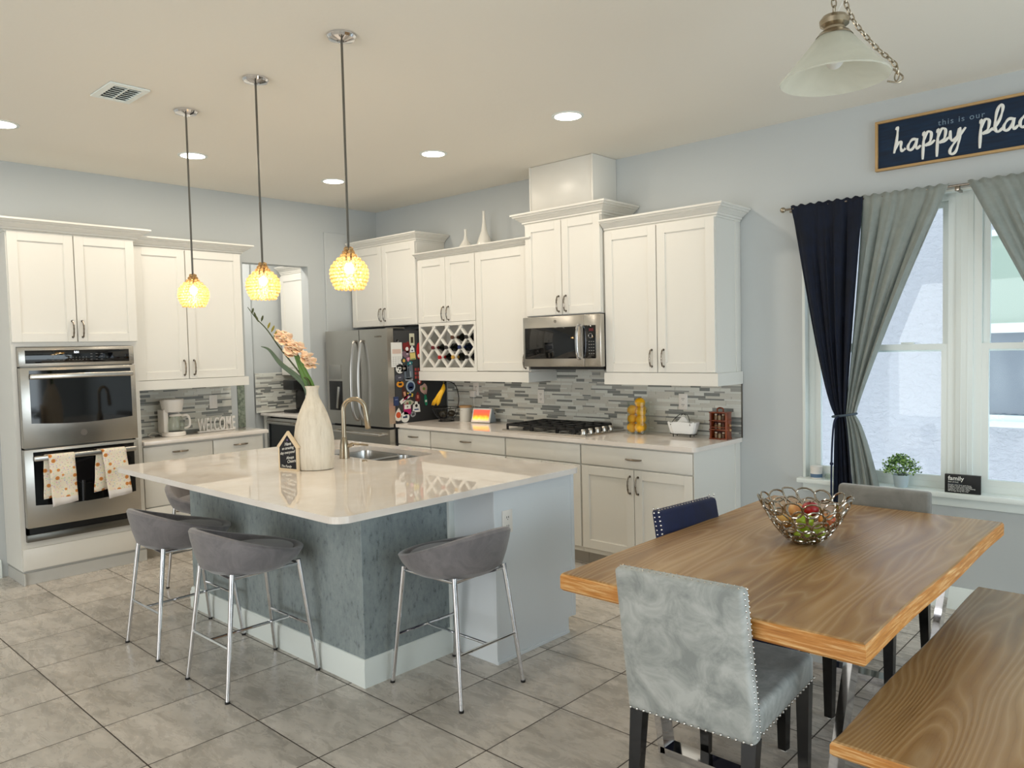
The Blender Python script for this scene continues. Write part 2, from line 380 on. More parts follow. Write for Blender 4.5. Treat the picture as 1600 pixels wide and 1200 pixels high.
# neighbour's house beyond the window
nb = thing('neighbouring_house', 'pale rough stucco house wall with its own white window, outside the glass', 'building', (5.5, 2.6, 0))
b = B(); b.box(-7, 7, 0, 0.2, -0.4, 5.2); b.out('wall', STUCCO, nb, False)
def nwin(x0, x1, z0, z1, dark):
    b = B(); w = 0.05
    for q in ((x0, x0 + w, z0, z1), (x1 - w, x1, z0, z1), (x0 + w, x1 - w, z0, z0 + w), (x0 + w, x1 - w, z1 - w, z1), (x0 + w, x1 - w, 1.60, 1.68)): b.box(q[0], q[1], -0.05, 0.0, q[2], q[3])
    b.box(x0 - 0.03, x1 + 0.03, -0.07, 0.0, z0 - 0.05, z0 + 0.0, 0.004)
    b.box(x0 + w, x0 + w + 0.10, -0.03, -0.001, z0 + w, 1.60); b.box(x0 + w, x0 + w + 0.10, -0.03, -0.001, 1.68, z1 - w)
    f = b.out('window_frame', TRIM, nb)
    b = B(); b.box(x0 + w + 0.1, x1 - w, -0.018, -0.002, z0 + w, 1.60); b.out('lower_pane', dark, f)
    b = B(); b.box(x0 + w + 0.1, x1 - w, -0.016, -0.002, 1.68, z1 - w); b.out('upper_pane', mat('screened_glass', (172, 186, 172), 0.5), f)
nwin(-0.87, 1.4, 0.86, 2.46, mat('neighbour_glass', (104, 116, 130), 0.12))

# ------------------------------------------------------------------ joinery helpers (local: front faces -y, x along, root on the wall line)
def shaker(par, x0, x1, z0, z1, yf, fr=0.062, name='door', m=None):
    b = B(); t = 0.02; g = 0.0015; x0 += g; x1 -= g; z0 += g; z1 -= g
    for q in ((x0, x0 + fr, z0, z1), (x1 - fr, x1, z0, z1), (x0 + fr, x1 - fr, z0, z0 + fr), (x0 + fr, x1 - fr, z1 - fr, z1)): b.box(q[0], q[1], yf, yf + t, q[2], q[3], 0.0012, seg=1)
    b.box(x0 + fr, x1 - fr, yf + 0.009, yf + t, z0 + fr, z1 - fr)
    b.box(x0 + fr, x1 - fr, yf + 0.006, yf + 0.012, z1 - fr - 0.005, z1 - fr); b.box(x0 + fr, x1 - fr, yf + 0.006, yf + 0.012, z0 + fr, z0 + fr + 0.005)
    b.box(x0 + fr, x0 + fr + 0.005, yf + 0.006, yf + 0.012, z0 + fr, z1 - fr); b.box(x1 - fr - 0.005, x1 - fr, yf + 0.006, yf + 0.012, z0 + fr, z1 - fr)
    return b.out(name, m or WHITE, par)
def slab(par, x0, x1, z0, z1, yf, name='drawer'):
    b = B(); g = 0.002; b.box(x0 + g, x1 - g, yf, yf + 0.02, z0 + g, z1 - g, 0.002); return b.out(name, WHITE, par)
def pull_v(par, x, z, yf, L=0.115):
    b = B(); P = [(x, yf + 0.004, z - L / 2), (x, yf - 0.018, z - L / 2 + 0.004), (x, yf - 0.028, z - L * 0.25), (x, yf - 0.031, z), (x, yf - 0.028, z + L * 0.25), (x, yf - 0.018, z + L / 2 - 0.004), (x, yf + 0.004, z + L / 2)]
    Q = catmull(P, 5); m = len(Q); b.tube(Q, [0.0042 + 0.0016 * math.sin(PI * i / (m - 1)) + (0.0015 if i % 5 == 0 else 0) for i in range(m)], 8)
    b.cyl((x, yf + 0.002, z - L / 2), (x, yf - 0.004, z - L / 2), 0.008); b.cyl((x, yf + 0.002, z + L / 2), (x, yf - 0.004, z + L / 2), 0.008)
    return b.out('handle', PEWTER, par)
def pull_h(par, x, z, yf, L=0.12):
    b = B(); P = [(x - L / 2, yf + 0.003, z), (x - L / 2 + 0.006, yf - 0.016, z), (x - L * 0.2, yf - 0.024, z), (x, yf - 0.026, z), (x + L * 0.2, yf - 0.024, z), (x + L / 2 - 0.006, yf - 0.016, z), (x + L / 2, yf + 0.003, z)]
    Q = catmull(P, 5); m = len(Q); b.tube(Q, [0.004 + 0.004 * math.sin(PI * i / (m - 1)) for i in range(m)], 8)
    return b.out('handle', PEWTER, par)
CRH = 0.0
def crown(par, x0, x1, yb, yf, z0, h=0.08, proj=0.075, left=True, right=True):
    p = [(0, z0), (0.01, z0), (0.01, z0 + 0.12 * h), (0.26 * proj, z0 + 0.2 * h), (0.26 * proj, z0 + 0.32 * h), (0.36 * proj, z0 + 0.36 * h), (0.5 * proj, z0 + 0.5 * h), (0.66 * proj, z0 + 0.6 * h), (0.66 * proj, z0 + 0.66 * h), (0.82 * proj, z0 + 0.7 * h), (0.9 * proj, z0 + 0.82 * h), (proj, z0 + 0.86 * h), (proj, z0 + h), (0, z0 + h)]
    path = [(x0, yf), (x1, yf)]
    if left: path = [(x0, yb)] + path
    if right: path = path + [(x1, yb)]
    # travel left->right with outward = -y (right of travel)
    b = B(); b.mould(path, p); b.box(x0, x1, yf + 0.0, yb, z0 + h * 0.5, z0 + h * 0.55)
    return b.out('crown_moulding', WHITE, par, angle=14)
def rail(par, x0, x1, yb, yf, z0, z1):
    b = B(); b.box(x0, x1, yf, yf + 0.02, z0, z1); b.box(x0, x0 + 0.02, yf + 0.02, yb, z0, z1); b.box(x1 - 0.02, x1, yf + 0.02, yb, z0, z1); return b.out('light_rail', WHITE, par)
def carcass(par, x0, x1, y0, y1, z0, z1, name='body'):
    b = B(); b.box(x0, x1, y0, y1, z0, z1); return b.out(name, WHITE, par, False)

# ------------------------------------------------------------------ back wall: upper cabinets
t = thing('wall_cabinet', 'white two-door wall cabinet with wide crown moulding above the refrigerator', 'cabinet', (0, 0, 0))
carcass(t, -0.02, 0.962, -0.345, -0.002, 1.80, 2.565)
for (a, c) in ((-0.018, 0.47), (0.474, 0.960)):
    d = shaker(t, a, c, 1.803, 2.56, -0.366); pull_v(d, 0.44 if a < 0.3 else 0.505, 1.91, -0.366)
crown(t, -0.02, 0.962, -0.01, -0.345, 2.56, 0.075, 0.085, left=False)
t = thing('wall_cabinet', 'white wall cabinet with diamond wine lattice, tall single door and two vases on top', 'cabinet', (0, 0, 0))
b = B()
for q in ((0.966, 0.984, -0.328, 1.375, 2.38), (1.69, 2.306, -0.328, 1.375, 2.38), (0.984, 1.69, -0.328, 1.80, 2.38), (0.984, 1.69, -0.328, 1.372, 1.405)): b.box(q[0], q[1], q[2], -0.002, q[3], q[4])
b.box(0.984, 1.69, -0.02, -0.002, 1.405, 1.80); b.out('body', WHITE, t, False)
for (a, c) in ((0.968, 1.34), (1.342, 1.71)):
    d = shaker(t, a, c, 1.808, 2.378, -0.348); pull_v(d, 1.31 if a < 1.2 else 1.375, 1.885, -0.348)
d = shaker(t, 1.715, 2.304, 1.38, 2.378, -0.348, fr=0.068); pull_v(d, 2.27, 1.46, -0.348)
crown(t, 0.968, 2.306, -0.30, -0.328, 2.376, 0.06, 0.08, left=False, right=True)
rail(t, 0.966, 2.309, -0.01, -0.36, 1.29, 1.372)
# lattice
b = B(); X0, X1, Z0, Z1 = 0.99, 1.684, 1.408, 1.778
b.box(0.968, 0.99, -0.348, -0.328, 1.375, 1.806); b.box(1.684, 1.712, -0.348, -0.328, 1.375, 1.806); b.box(0.99, 1.684, -0.348, -0.328, 1.375, 1.408); b.box(0.99, 1.684, -0.348, -0.328, 1.778, 1.806)
stp = 0.1735
for sg in (1, -1):
    k = -12
    while k < 14:
        cc = k * stp + (0.0)
        pts = []
        for i in range(0, 200):
            x = X0 + (X1 - X0) * i / 199; z = (Z0 + sg * (x - X0) + cc)
            if Z0 <= z <= Z1: pts.append((x, z))
        if len(pts) > 8:
            (xa, za), (xb, zb) = pts[0], pts[-1]; dx, dz = xb - xa, zb - za; L = math.hypot(dx, dz); nx, nz = -dz / L * 0.0105, dx / L * 0.0105
            yo = -0.346 if sg > 0 else -0.340
            b.poly([(xa + nx, yo, za + nz), (xb + nx, yo, zb + nz), (xb - nx, yo, zb - nz), (xa - nx, yo, za - nz)], (0, 0.02, 0))
        k += 1
b.out('wine_lattice', WHITE, t, False)
# bottles
def bottle(x, z, glass, foil, label):
    t = thing('wine_bottle', label, 'bottle', (x, -0.03, z), 0, 'wine bottles in the lattice rack')
    b = B(); b.lathe([(0, -0.015), (0.034, -0.02), (0.037, -0.03), (0.037, -0.19), (0.034, -0.21), (0.018, -0.235), (0.0145, -0.25), (0.0145, -0.285)], 18, axis='y'); b.out('body', glass, t)
    b = B(); b.lathe([(0.0155, -0.262), (0.0155, -0.322), (0.017, -0.325), (0.017, -0.333), (0, -0.333)], 16, axis='y'); b.out('foil_cap', foil, t)
BG = mat('bottle_black_glass', (18, 22, 18), 0.1); BG2 = mat('bottle_blue_glass', (14, 26, 48), 0.1)
FO = {'maroon': (96, 22, 30), 'red': (170, 20, 26), 'gold': (190, 150, 70), 'blue': (24, 40, 90), 'black': (20, 20, 22), 'brown': (80, 46, 30)}
h = stp / 2
spots = [(2, 2, 'maroon', BG, 'dark wine bottle with maroon foil neck, leftmost in the lattice'), (3, 1, 'red', BG, 'dark wine bottle with bright red foil, in the lowest lattice row'), (4, 2, 'black', BG, 'dark wine bottle with black foil in the middle of the lattice'),
         (5, 1, 'gold', BG, 'dark wine bottle with gold foil beside the red-capped one'), (5, 3, 'brown', BG, 'dark wine bottle with brown foil in the upper lattice row'), (6, 2, 'blue', BG2, 'blue-tinted wine bottle with blue foil, right half of lattice'),
         (7, 1, 'black', BG2, 'bluish bottle with black foil at the bottom right of lattice'), (7, 3, 'black', BG, 'black wine bottle in the topmost right lattice opening')]
for i, k, fo, gl, lb in spots: bottle(X0 + h * i, Z0 + h * k + 0.004, gl, mat('foil_' + fo, FO[fo], 0.35), lb)

t = thing('wall_cabinet', 'white two-door cabinet directly above the microwave, taller crown reaching the chase', 'cabinet', (0, 0, 0))
carcass(t, 2.322, 3.05, -0.368, -0.002, 1.808, 2.53)
for (a, c) in ((2.324, 2.686), (2.69, 3.048)):
    d = shaker(t, a, c, 1.812, 2.527, -0.388); pull_v(d, 2.655 if a < 2.5 else 2.725, 1.895, -0.388)
crown(t, 2.322, 3.05, -0.01, -0.368, 2.52, 0.09, 0.092)
b = B(); b.box(2.31, 2.935, -0.30, -0.002, 2.611, 2.989, 0.003); b.box(2.31, 2.325, -0.306, -0.30, 2.611, 2.989); b.box(2.92, 2.935, -0.306, -0.30, 2.611, 2.989)
tag(b.out('duct_chase', WHITE), 'plain white boxed duct chase rising from the microwave cabinet to the ceiling', 'duct cover')
t = thing('wall_cabinet', 'large white two-door wall cabinet at the window end of the run', 'cabinet', (0, 0, 0))
carcass(t, 3.062, 3.94, -0.34, -0.002, 1.372, 2.395)
b = B(); b.box(3.938, 3.944, -0.075, -0.002, 1.372, 2.39, 0.001); b.out('end_filler', WHITE, t)
for (a, c) in ((3.064, 3.498), (3.502, 3.938)):
    d = shaker(t, a, c, 1.376, 2.392, -0.36, fr=0.065); pull_v(d, 3.455 if a < 3.3 else 3.55, 1.475, -0.36)
crown(t, 3.062, 3.94, -0.01, -0.34, 2.388, 0.082, 0.085, left=False)
rail(t, 3.052, 3.958, -0.005, -0.366, 1.288, 1.372)

# ------------------------------------------------------------------ microwave
t = thing('microwave', 'stainless over-the-range microwave with black glass door', 'microwave', (2.312, -0.002, 1.417))
wd = 0.755
b = B(); b.box(0, wd, -0.37, 0, 0.0, 0.385, 0.003); b.box(0.02, wd - 0.02, -0.36, -0.02, -0.022, 0.0); b.out('body', BLACK, t)
b = B(); b.box(0.0, 0.60, -0.42, -0.37, 0.0, 0.385, 0.006); d = b.out('door', STEEL, t)
b = B(); b.box(0.022, 0.535, -0.424, -0.418, 0.062, 0.30, 0.004); b.out('door_glass', BGLASS, d)
b = B(); b.tube(catmull([(0.565, -0.42, 0.06), (0.565, -0.452, 0.075), (0.565, -0.466, 0.18), (0.565, -0.452, 0.295), (0.565, -0.42, 0.31)], 6), 0.010, 10); b.out('handle', CHROME, d)
b = B(); b.cyl((0.33, -0.4215, 0.345), (0.33, -0.419, 0.345), 0.012); b.out('badge', mat('badge_metal', (150, 145, 138), 0.4, 1.0), d)
b = B(); b.box(0.60, wd, -0.42, -0.37, 0.0, 0.385, 0.006); p = b.out('control_surround', STEEL, t)
b = B(); b.box(0.592, wd - 0.045, -0.4235, -0.418, 0.062, 0.305, 0.004); p2 = b.out('control_panel', BGLASS, p)
b = B()
for r in range(5):
    for c in range(3): b.box(0.648 + c * 0.02, 0.658 + c * 0.02, -0.4245, -0.4232, 0.095 + r * 0.022, 0.1 + r * 0.022)
q = b.out('keypad', mat('keypad_print', (140, 140, 138), 0.5), p)
b = B(); b.tube([(0.665 + 0.017 * math.cos(a / 12 * 2 * PI), -0.4245, 0.228 + 0.017 * math.sin(a / 12 * 2 * PI)) for a in range(12)], 0.0014, 6, closed=True); b.out('dial', CHROME, p)
b = B(); b.box(0.652, 0.692, -0.4245, -0.423, 0.262, 0.282); b.out('display', mat('dim_red_display', (90, 18, 26), 0.3), p)

# ------------------------------------------------------------------ backsplash mosaic
def mosaic(name, u0, u1, z0, z1, seed, cut=()):
    rnd = random.Random(seed); b = B(); b.box(u0, u1, -0.006, -0.001, z0, z1, mi=4)
    z = z0 + 0.001; hs = [0.0235, 0.0115, 0.0235, 0.0175, 0.0115, 0.0235, 0.0115, 0.0175]; i = 0
    while z < z1 - 0.004:
        hgt = min(hs[i % len(hs)], z1 - z - 0.001); x = u0 - rnd.uniform(0, 0.15); prev = 0
        while x < u1:
            L = rnd.choice((0.08, 0.12, 0.16, 0.20, 0.24)); r = rnd.random()
            mi = 3 if (r < 0.30 and prev < 3) else 2 if (r < 0.40 and prev < 2) else 1 if r < 0.6 else 0
            prev = mi; a, c = max(x, u0), min(x + L, u1)
            if c - a > 0.006: b.box(a, c - 0.0018, -0.0095, -0.005, z, z + hgt - 0.0015, mi=mi)
            x += L
        z += hgt; i += 1
    return b.out(name, TILES, smooth=False)
o = mosaic('tile_backsplash', 0.966, 3.944, 0.915, 1.42, 3); tag(o, 'grey and white linear mosaic backsplash along the cooktop wall', 'backsplash')
b = B(); b.box(2.309, 2.42, -0.0095, -0.002, 1.31, 1.40)
o.data.transform(Matrix.Identity(4)); b.m.free()
b = B(); b.box(3.944, 3.950, -0.010, -0.001, 0.915, 1.29); tag(b.out('edge_strip', DSTEEL), 'thin dark metal strip closing the right end of the long backsplash', 'trim strip')
o = mosaic('tile_backsplash', -2.56, -1.655, 0.915, 1.31, 11); o.rotation_euler = (0, 0, PI / 2); o.location = (XL, 0, 0)
tag(o, 'beige-toned linear mosaic backsplash behind the coffee maker', 'backsplash')
o = mosaic('tile_backsplash', -0.69, -0.01, 0.916, 1.35, 21); o.rotation_euler = (0, 0, PI / 2); o.location = (-1.41, 0, 0)
o.location = (-1.405, 0, 0)
tag(o, 'small mosaic backsplash seen through the pantry doorway', 'backsplash')

# ------------------------------------------------------------------ base cabinets along the back wall
def base(x0, x1, label, mode):
    t = thing('base_cabinet', label, 'cabinet', (0, 0, 0), 0, 'base cabinets on the cooktop wall')
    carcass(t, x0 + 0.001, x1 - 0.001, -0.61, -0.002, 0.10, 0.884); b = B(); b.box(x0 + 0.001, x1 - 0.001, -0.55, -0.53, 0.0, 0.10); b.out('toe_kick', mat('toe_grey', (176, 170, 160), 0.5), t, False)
    if mode == 'd3':
        for za, zb in ((0.735, 0.872), (0.43, 0.73), (0.12, 0.425)):
            d = slab(t, x0 + 0.004, x1 - 0.004, za, zb, -0.63); pull_h(d, (x0 + x1) / 2, zb - 0.06, -0.63)
    else:
        d = slab(t, x0 + 0.004, x1 - 0.004, 0.735, 0.872, -0.63, 'drawer' if mode != 'fake' else 'false_front')
        if mode != 'fake': pull_h(d, (x0 + x1) / 2, 0.80, -0.63)
        xm = (x0 + x1) / 2
        for a, c, hx in ((x0 + 0.006, xm - 0.001, xm - 0.032), (xm + 0.001, x1 - 0.006, xm + 0.032)):
            d = shaker(t, a, c, 0.135, 0.728, -0.63); pull_v(d, hx, 0.625, -0.63)
    return t
base(0.968, 1.409, 'narrow white drawer base cabinet next to the refrigerator', 'd3')
base(1.409, 2.288, 'white base cabinet with one wide drawer, left of the cooktop', 'd3')
base(2.288, 3.024, 'white base cabinet with a plain false front under the cooktop', 'fake')
t = base(3.024, 3.922, 'white base cabinet with drawer and two doors at the counter end', 'dd')
b = B(); b.box(3.922, 3.926, -0.63, -0.002, 0.0, 0.884); b.box(3.926, 3.931, -0.075, -0.002, 0.0, 0.884, 0.001); b.out('end_panel', WHITE, t, False)
b = B(); x0, x1 = 0.966, 3.945; P = [(x0, -0.002, 0), (x0, -0.648, 0)]
for k in range(7):
    a = PI / 2 * k / 6; P.append((x1 - 0.03 + 0.03 * math.sin(a), -0.648 + 0.03 - 0.03 * math.cos(a), 0))
P.append((x1, -0.002, 0)); b.poly([(p[0], p[1], 0.8845) for p in P], (0, 0, 0.0295)); tag(b.out('countertop', QUARTZ, smooth=False), 'long white quartz countertop holding the cooktop along the back wall', 'countertop')

# ------------------------------------------------------------------ cooktop
t = thing('gas_cooktop', 'five-burner gas cooktop with black grates set in the counter', 'cooktop', (2.615, -0.29, 0.914))
b = B(); b.box(-0.44, 0.39, -0.255, 0.245, 0.0, 0.012, 0.004); b.out('steel_pan', STEEL, t)
for cx in (-0.28, -0.02, 0.2):
    b = B(); x0, x1, y0, y1, z = cx - 0.125, cx + 0.118, -0.225, 0.225, 0.05
    if cx == 0.2: x0, x1 = 0.105, 0.27
    for (p, q) in (((x0, y0), (x1, y0)), ((x0, y1), (x1, y1)), ((x0, y0), (x0, y1)), ((x1, y0), (x1, y1)), (((x0 + x1) / 2, y0), ((x0 + x1) / 2, y1)), ((x0, 0), (x1, 0)), ((x0, -0.12), (x1, -0.12)), ((x0, 0.12), (x1, 0.12))):
        b.box(min(p[0], q[0]) - 0.006, max(p[0], q[0]) + 0.006, min(p[1], q[1]) - 0.006, max(p[1], q[1]) + 0.006, z - 0.012, z + 0.006, 0.002)
    for px in (x0, x1):
        for py in (y0, 0, y1): b.box(px - 0.007, px + 0.007, py - 0.007, py + 0.007, 0.012, z)
    b.out('grate', IRON, t)
for (cx, cy, r) in ((-0.28, -0.12, 0.035), (-0.28, 0.12, 0.04), (-0.02, 0, 0.055), (0.18, -0.12, 0.03), (0.18, 0.12, 0.035)):
    b = B(); b.lathe([(r * 1.25, 0.012), (r * 1.25, 0.02), (r, 0.022), (r, 0.03), (r * 0.8, 0.035), (0, 0.036)], 24, (cx, cy, 0)); b.out('burner', IRON, t)
for k in range(5):
    b = B(); y = -0.2 + k * 0.085; b.lathe([(0.022, 0.012), (0.02, 0.03), (0.018, 0.044), (0.015, 0.048), (0, 0.048)], 20, (0.33, y, 0)); b.out('knob', STEEL, t)

# ------------------------------------------------------------------ outlets and small counter things
def outlet(name, label, loc, rz, kind='outlet', group=None):
    t = thing(name, label, kind, loc, rz, group)
    b = B(); b.box(-0.036, 0.036, -0.006, 0, -0.058, 0.058, 0.002); b.out('plate', WPLASTIC, t)
    if kind == 'outlet':
        b = B()
        for dz in (-0.022, 0.022):
            b.box(-0.008, -0.005, -0.0072, -0.0055, dz - 0.005, dz + 0.005); b.box(0.005, 0.008, -0.0072, -0.0055, dz - 0.005, dz + 0.005); b.cyl((0, -0.0055, dz - 0.011), (0, -0.0072, dz - 0.011), 0.0022, seg=8)
        b.out('sockets', GAP, t)
    else:
        b = B(); b.box(-0.016, 0.016, -0.0085, -0.0055, -0.033, 0.033, 0.0015); b.out('rocker', WPLASTIC, t)
    return t
outlet('power_outlet', 'white wall outlet with a plug in it, behind the smart display', (1.355, -0.010, 1.20), 0)
outlet('power_outlet', 'white empty outlet in the backsplash, left of the cooktop centre', (2.135, -0.010, 1.152), 0)
outlet('power_outlet', 'white empty outlet in the backsplash above the napkin basket', (3.495, -0.010, 1.15), 0)
outlet('light_switch', 'white rocker light switch on the backsplash by the coffee maker', (XL + 0.010, -1.825, 1.16), PI / 2, 'switch')
t = thing('power_adapter', 'square white plug adapter with cord, in the outlet above the smart display', 'plug', (1.335, -0.016, 1.155))
b = B(); b.box(-0.028, 0.028, -0.035, 0.0, -0.03, 0.03, 0.005); b.out('body', WPLASTIC, t)
b = B(); b.tube(catmull([(0.01, -0.02, -0.03), (0.02, -0.03, -0.09), (0.045, -0.035, -0.15), (0.06, -0.03, -0.21), (0.14, -0.02, -0.236)], 6), 0.002, 6); b.out('cord', WPLASTIC, t)
# wire fruit basket with banana hook
t = thing('fruit_basket', 'black wire fruit basket with banana hook beside the refrigerator', 'basket', (1.19, -0.24, 0.914))
WIRE = mat('black_wire', (28, 28, 30), 0.35, 0.6)
b = B(); b.tube([(0.07 * math.cos(a / 20 * 2 * PI), 0.07 * math.sin(a / 20 * 2 * PI), 0.006) for a in range(20)], 0.005, 6, closed=True)
for k in range(12):
    a = k / 12 * 2 * PI; b.tube(catmull([(0.07 * math.cos(a), 0.07 * math.sin(a), 0.03), (0.105 * math.cos(a), 0.105 * math.sin(a), 0.07), (0.13 * math.cos(a), 0.13 * math.sin(a), 0.125)], 4), 0.0022, 5)
for r, z, w in ((0.07, 0.03, 0.003), (0.105, 0.07, 0.002), (0.13, 0.125, 0.004)): b.tube([(r * math.cos(a / 24 * 2 * PI), r * math.sin(a / 24 * 2 * PI), z) for a in range(24)], w, 6, closed=True)
for a in (0.5, 2.6, 4.7): b.cyl((0.07 * math.cos(a), 0.07 * math.sin(a), 0.0), (0.07 * math.cos(a), 0.07 * math.sin(a), 0.03), 0.003, seg=6)
b.out('bowl', WIRE, t)
b = B(); b.tube(catmull([(0.13, 0.02, 0.12), (0.15, 0.02, 0.22), (0.13, 0.0, 0.33), (0.06, -0.02, 0.365), (0.02, -0.03, 0.35), (0.01, -0.03, 0.335)], 6), 0.004, 7); b.out('hook', WIRE, t)
def fruit(name, label, cat, c, r, col, sc=(1, 1, 0.95), group=None, col2=None, stem=True):
    t = thing(name, label, cat, c, random.uniform(0, 6), group)
    m = mat(name + '_skin_%d_%d_%d' % col, col, 0.32)
    if col2 and not m.get('x'):
        n = N(m); f = n.noise(n.obj(), 16, 3); n.col(n.ramp(f, [(0.42, col), (0.62, col2)])); m['x'] = 1
    b = B()
    if name in ('apple', 'peach', 'avocado'):
        prof = []
        for i in range(17):
            a = PI * i / 16; rr = r * math.sin(a) * (1 + 0.08 * math.cos(a)); z = r * math.cos(a) * 0.92 - (0.22 * r * math.exp(-(rr / (0.28 * r)) ** 2) * (1 if a < PI / 2 else -0.6)); prof.append((rr, z))
        b.lathe(prof, 18)
    else: b.ball((0, 0, 0), r, 16, 12, sc)
    b.out('flesh', m, t)
    if stem: b = B(); b.tube([(0, 0, r * 0.62), (0.002, 0.001, r * 1.05)], 0.0016, 5); b.out('stem', mat('stem_brown', (70, 50, 30), 0.7), t)
    return t
fruit('avocado', 'dark avocado lying in the wire basket under the bananas', 'fruit', (1.17, -0.26, 0.983), 0.036, (40, 38, 28))
fruit('avocado', 'dark avocado at the back of the wire basket', 'fruit', (1.215, -0.20, 0.983), 0.034, (46, 40, 26))
t = thing('banana_bunch', 'bunch of three ripe bananas hanging on the basket hook', 'bananas', (1.20, -0.27, 1.255))
YEL = mat('banana_skin', (236, 182, 30), 0.4)
for k, (dx, dy) in enumerate(((-0.085, -0.05), (-0.045, -0.07), (-0.005, -0.06))):
    b = B(); P = catmull([(0, 0, 0.0), (0.02 + dx * 0.1, dy * 0.4, -0.045), (0.02 + dx * 0.35, dy, -0.10), (dx * 0.8, dy * 1.1, -0.155), (dx - 0.035, dy * 0.8, -0.19)], 5); m = len(P)
    b.tube(P, [0.004 + 0.0135 * min(1, math.sin(PI * min(1, (i + 0.6) / m)) * 1.5) for i in range(m)], 10); b.out('banana', YEL, t)
b = B(); b.cyl((0, 0, -0.01), (-0.003, 0.002, 0.022), 0.008, 0.006, 10); b.out('stalk', mat('banana_stalk', (96, 84, 30), 0.6), t)
t = thing('canister', 'white ceramic canister with wooden lid next to the smart display', 'canister', (1.34, -0.14, 0.914))
b = B(); b.lathe([(0, 0), (0.052, 0), (0.056, 0.006), (0.056, 0.122), (0.053, 0.126), (0, 0.126)], 32); b.out('body', CERAMIC, t)
b = B(); b.lathe([(0.0565, 0.124), (0.0575, 0.126), (0.0575, 0.14), (0.055, 0.143), (0, 0.143)], 32); b.out('lid', CORK, t)
b = B()
for a in (-1.95, -1.55, -1.15): b.ball((0.056 * math.cos(a - 0.3), 0.056 * math.sin(a - 0.3), 0.1), 0.0028, 8, 6)
b.out('dots', BLACK, t)
t = thing('smart_display', 'white tilted smart display showing an orange sunset picture', 'display', (1.575, -0.15, 0.914), math.radians(12))
b = B(); b.loft([[(-0.095, -0.045, 0.004), (0.095, -0.045, 0.004), (0.095, 0.055, 0.004), (-0.095, 0.055, 0.004)], [(-0.095, -0.04, 0.012), (0.095, -0.04, 0.012), (0.095, 0.055, 0.03), (-0.095, 0.055, 0.03)], [(-0.095, 0.0, 0.128), (0.095, 0.0, 0.128), (0.095, 0.012, 0.128), (-0.095, 0.012, 0.128)]])
b.out('body', mat('pale_grey_plastic', (150, 160, 168), 0.6), t)
tilt = math.atan2(0.04, 0.118); M4 = Matrix.Translation((0, -0.048, 0.004)) @ Matrix.Rotation(-tilt, 4, 'X')
b = B(); vs = b.box(-0.098, 0.098, -0.006, 0.004, 0, 0.128, 0.004); b.xf(vs, M4); b.out('bezel', WPLASTIC, t)
m = mat('sunset_screen', (240, 120, 60), 0.2); n = N(m); sp2 = n.n('SeparateXYZ'); n.l(n.n('TexCoord').outputs['Object'], sp2.inputs[0])
f = n.math('ADD', n.math('MULTIPLY', sp2.outputs[2], 8.5), n.math('MULTIPLY', n.noise(n.obj(), 22, 4), 0.35)); cc = n.ramp(f, [(0.22, (120, 30, 36)), (0.36, (250, 200, 170)), (0.55, (255, 205, 60)), (0.75, (250, 104, 50)), (1.0, (240, 90, 70))])
n.col(cc); n.l(cc, n.b.inputs['Emission Color']); n.b.inputs['Emission Strength'].default_value = 0.75
b = B(); vs = b.box(-0.084, 0.084, -0.0075, -0.005, 0.014, 0.114); b.xf(vs, M4); b.out('screen', m, t)
# lemon jar
t = thing('glass_jar', 'tall clear glass cylinder jar packed with lemons', 'jar', (3.205, -0.16, 0.914))
b = B(); R = 0.082; b.lathe([(0, 0.0), (R - 0.006, 0), (R, 0.006), (R, 0.235), (R - 0.003, 0.236), (R - 0.004, 0.232), (R - 0.004, 0.012), (0, 0.010)], 40); b.out('glass', THIN, t)
LEM = mat('lemon_skin', (240, 176, 8), 0.35); n = N(LEM); n.bump(n.noise(n.obj(), 120, 2), 0.15, 0.002)
lem = [(-0.036, -0.03, 0.046, 'lemon at the bottom left of the glass jar'), (0.034, -0.034, 0.05, 'lemon at the bottom right of the glass jar'), (0.002, 0.038, 0.046, 'lemon at the bottom back of the glass jar'), (-0.036, -0.022, 0.112, 'lemon halfway up the left side of the jar'), (0.036, -0.022, 0.108, 'lemon halfway up the right side of the jar'), (0.0, 0.036, 0.112, 'lemon halfway up the back of the jar'),
       (-0.034, -0.025, 0.176, 'lemon high on the left side of the jar'), (0.036, -0.02, 0.166, 'lemon high on the right side of the jar'), (0.0, 0.036, 0.176, 'lemon high at the back of the jar'), (0.016, 0.0, 0.23, 'topmost lemon, poking above the jar rim')]
for k, (dx, dy, dz, lb) in enumerate(lem):
    b = B(); b.ball((0, 0, 0), 0.0395, 16, 12, (1.0, 1.0, 0.9)); b.lathe([(0.012, 0.033), (0.006, 0.039), (0, 0.041)], 10)
    o = b.out('lemon', LEM, None, loc=(3.205 + dx, -0.16 + dy, 0.914 + dz), rot=(0.6 * math.sin(k * 2.1), 0.7 * math.cos(k * 1.7), k)); tag(o, lb, 'lemon', 'lemons in the glass jar')
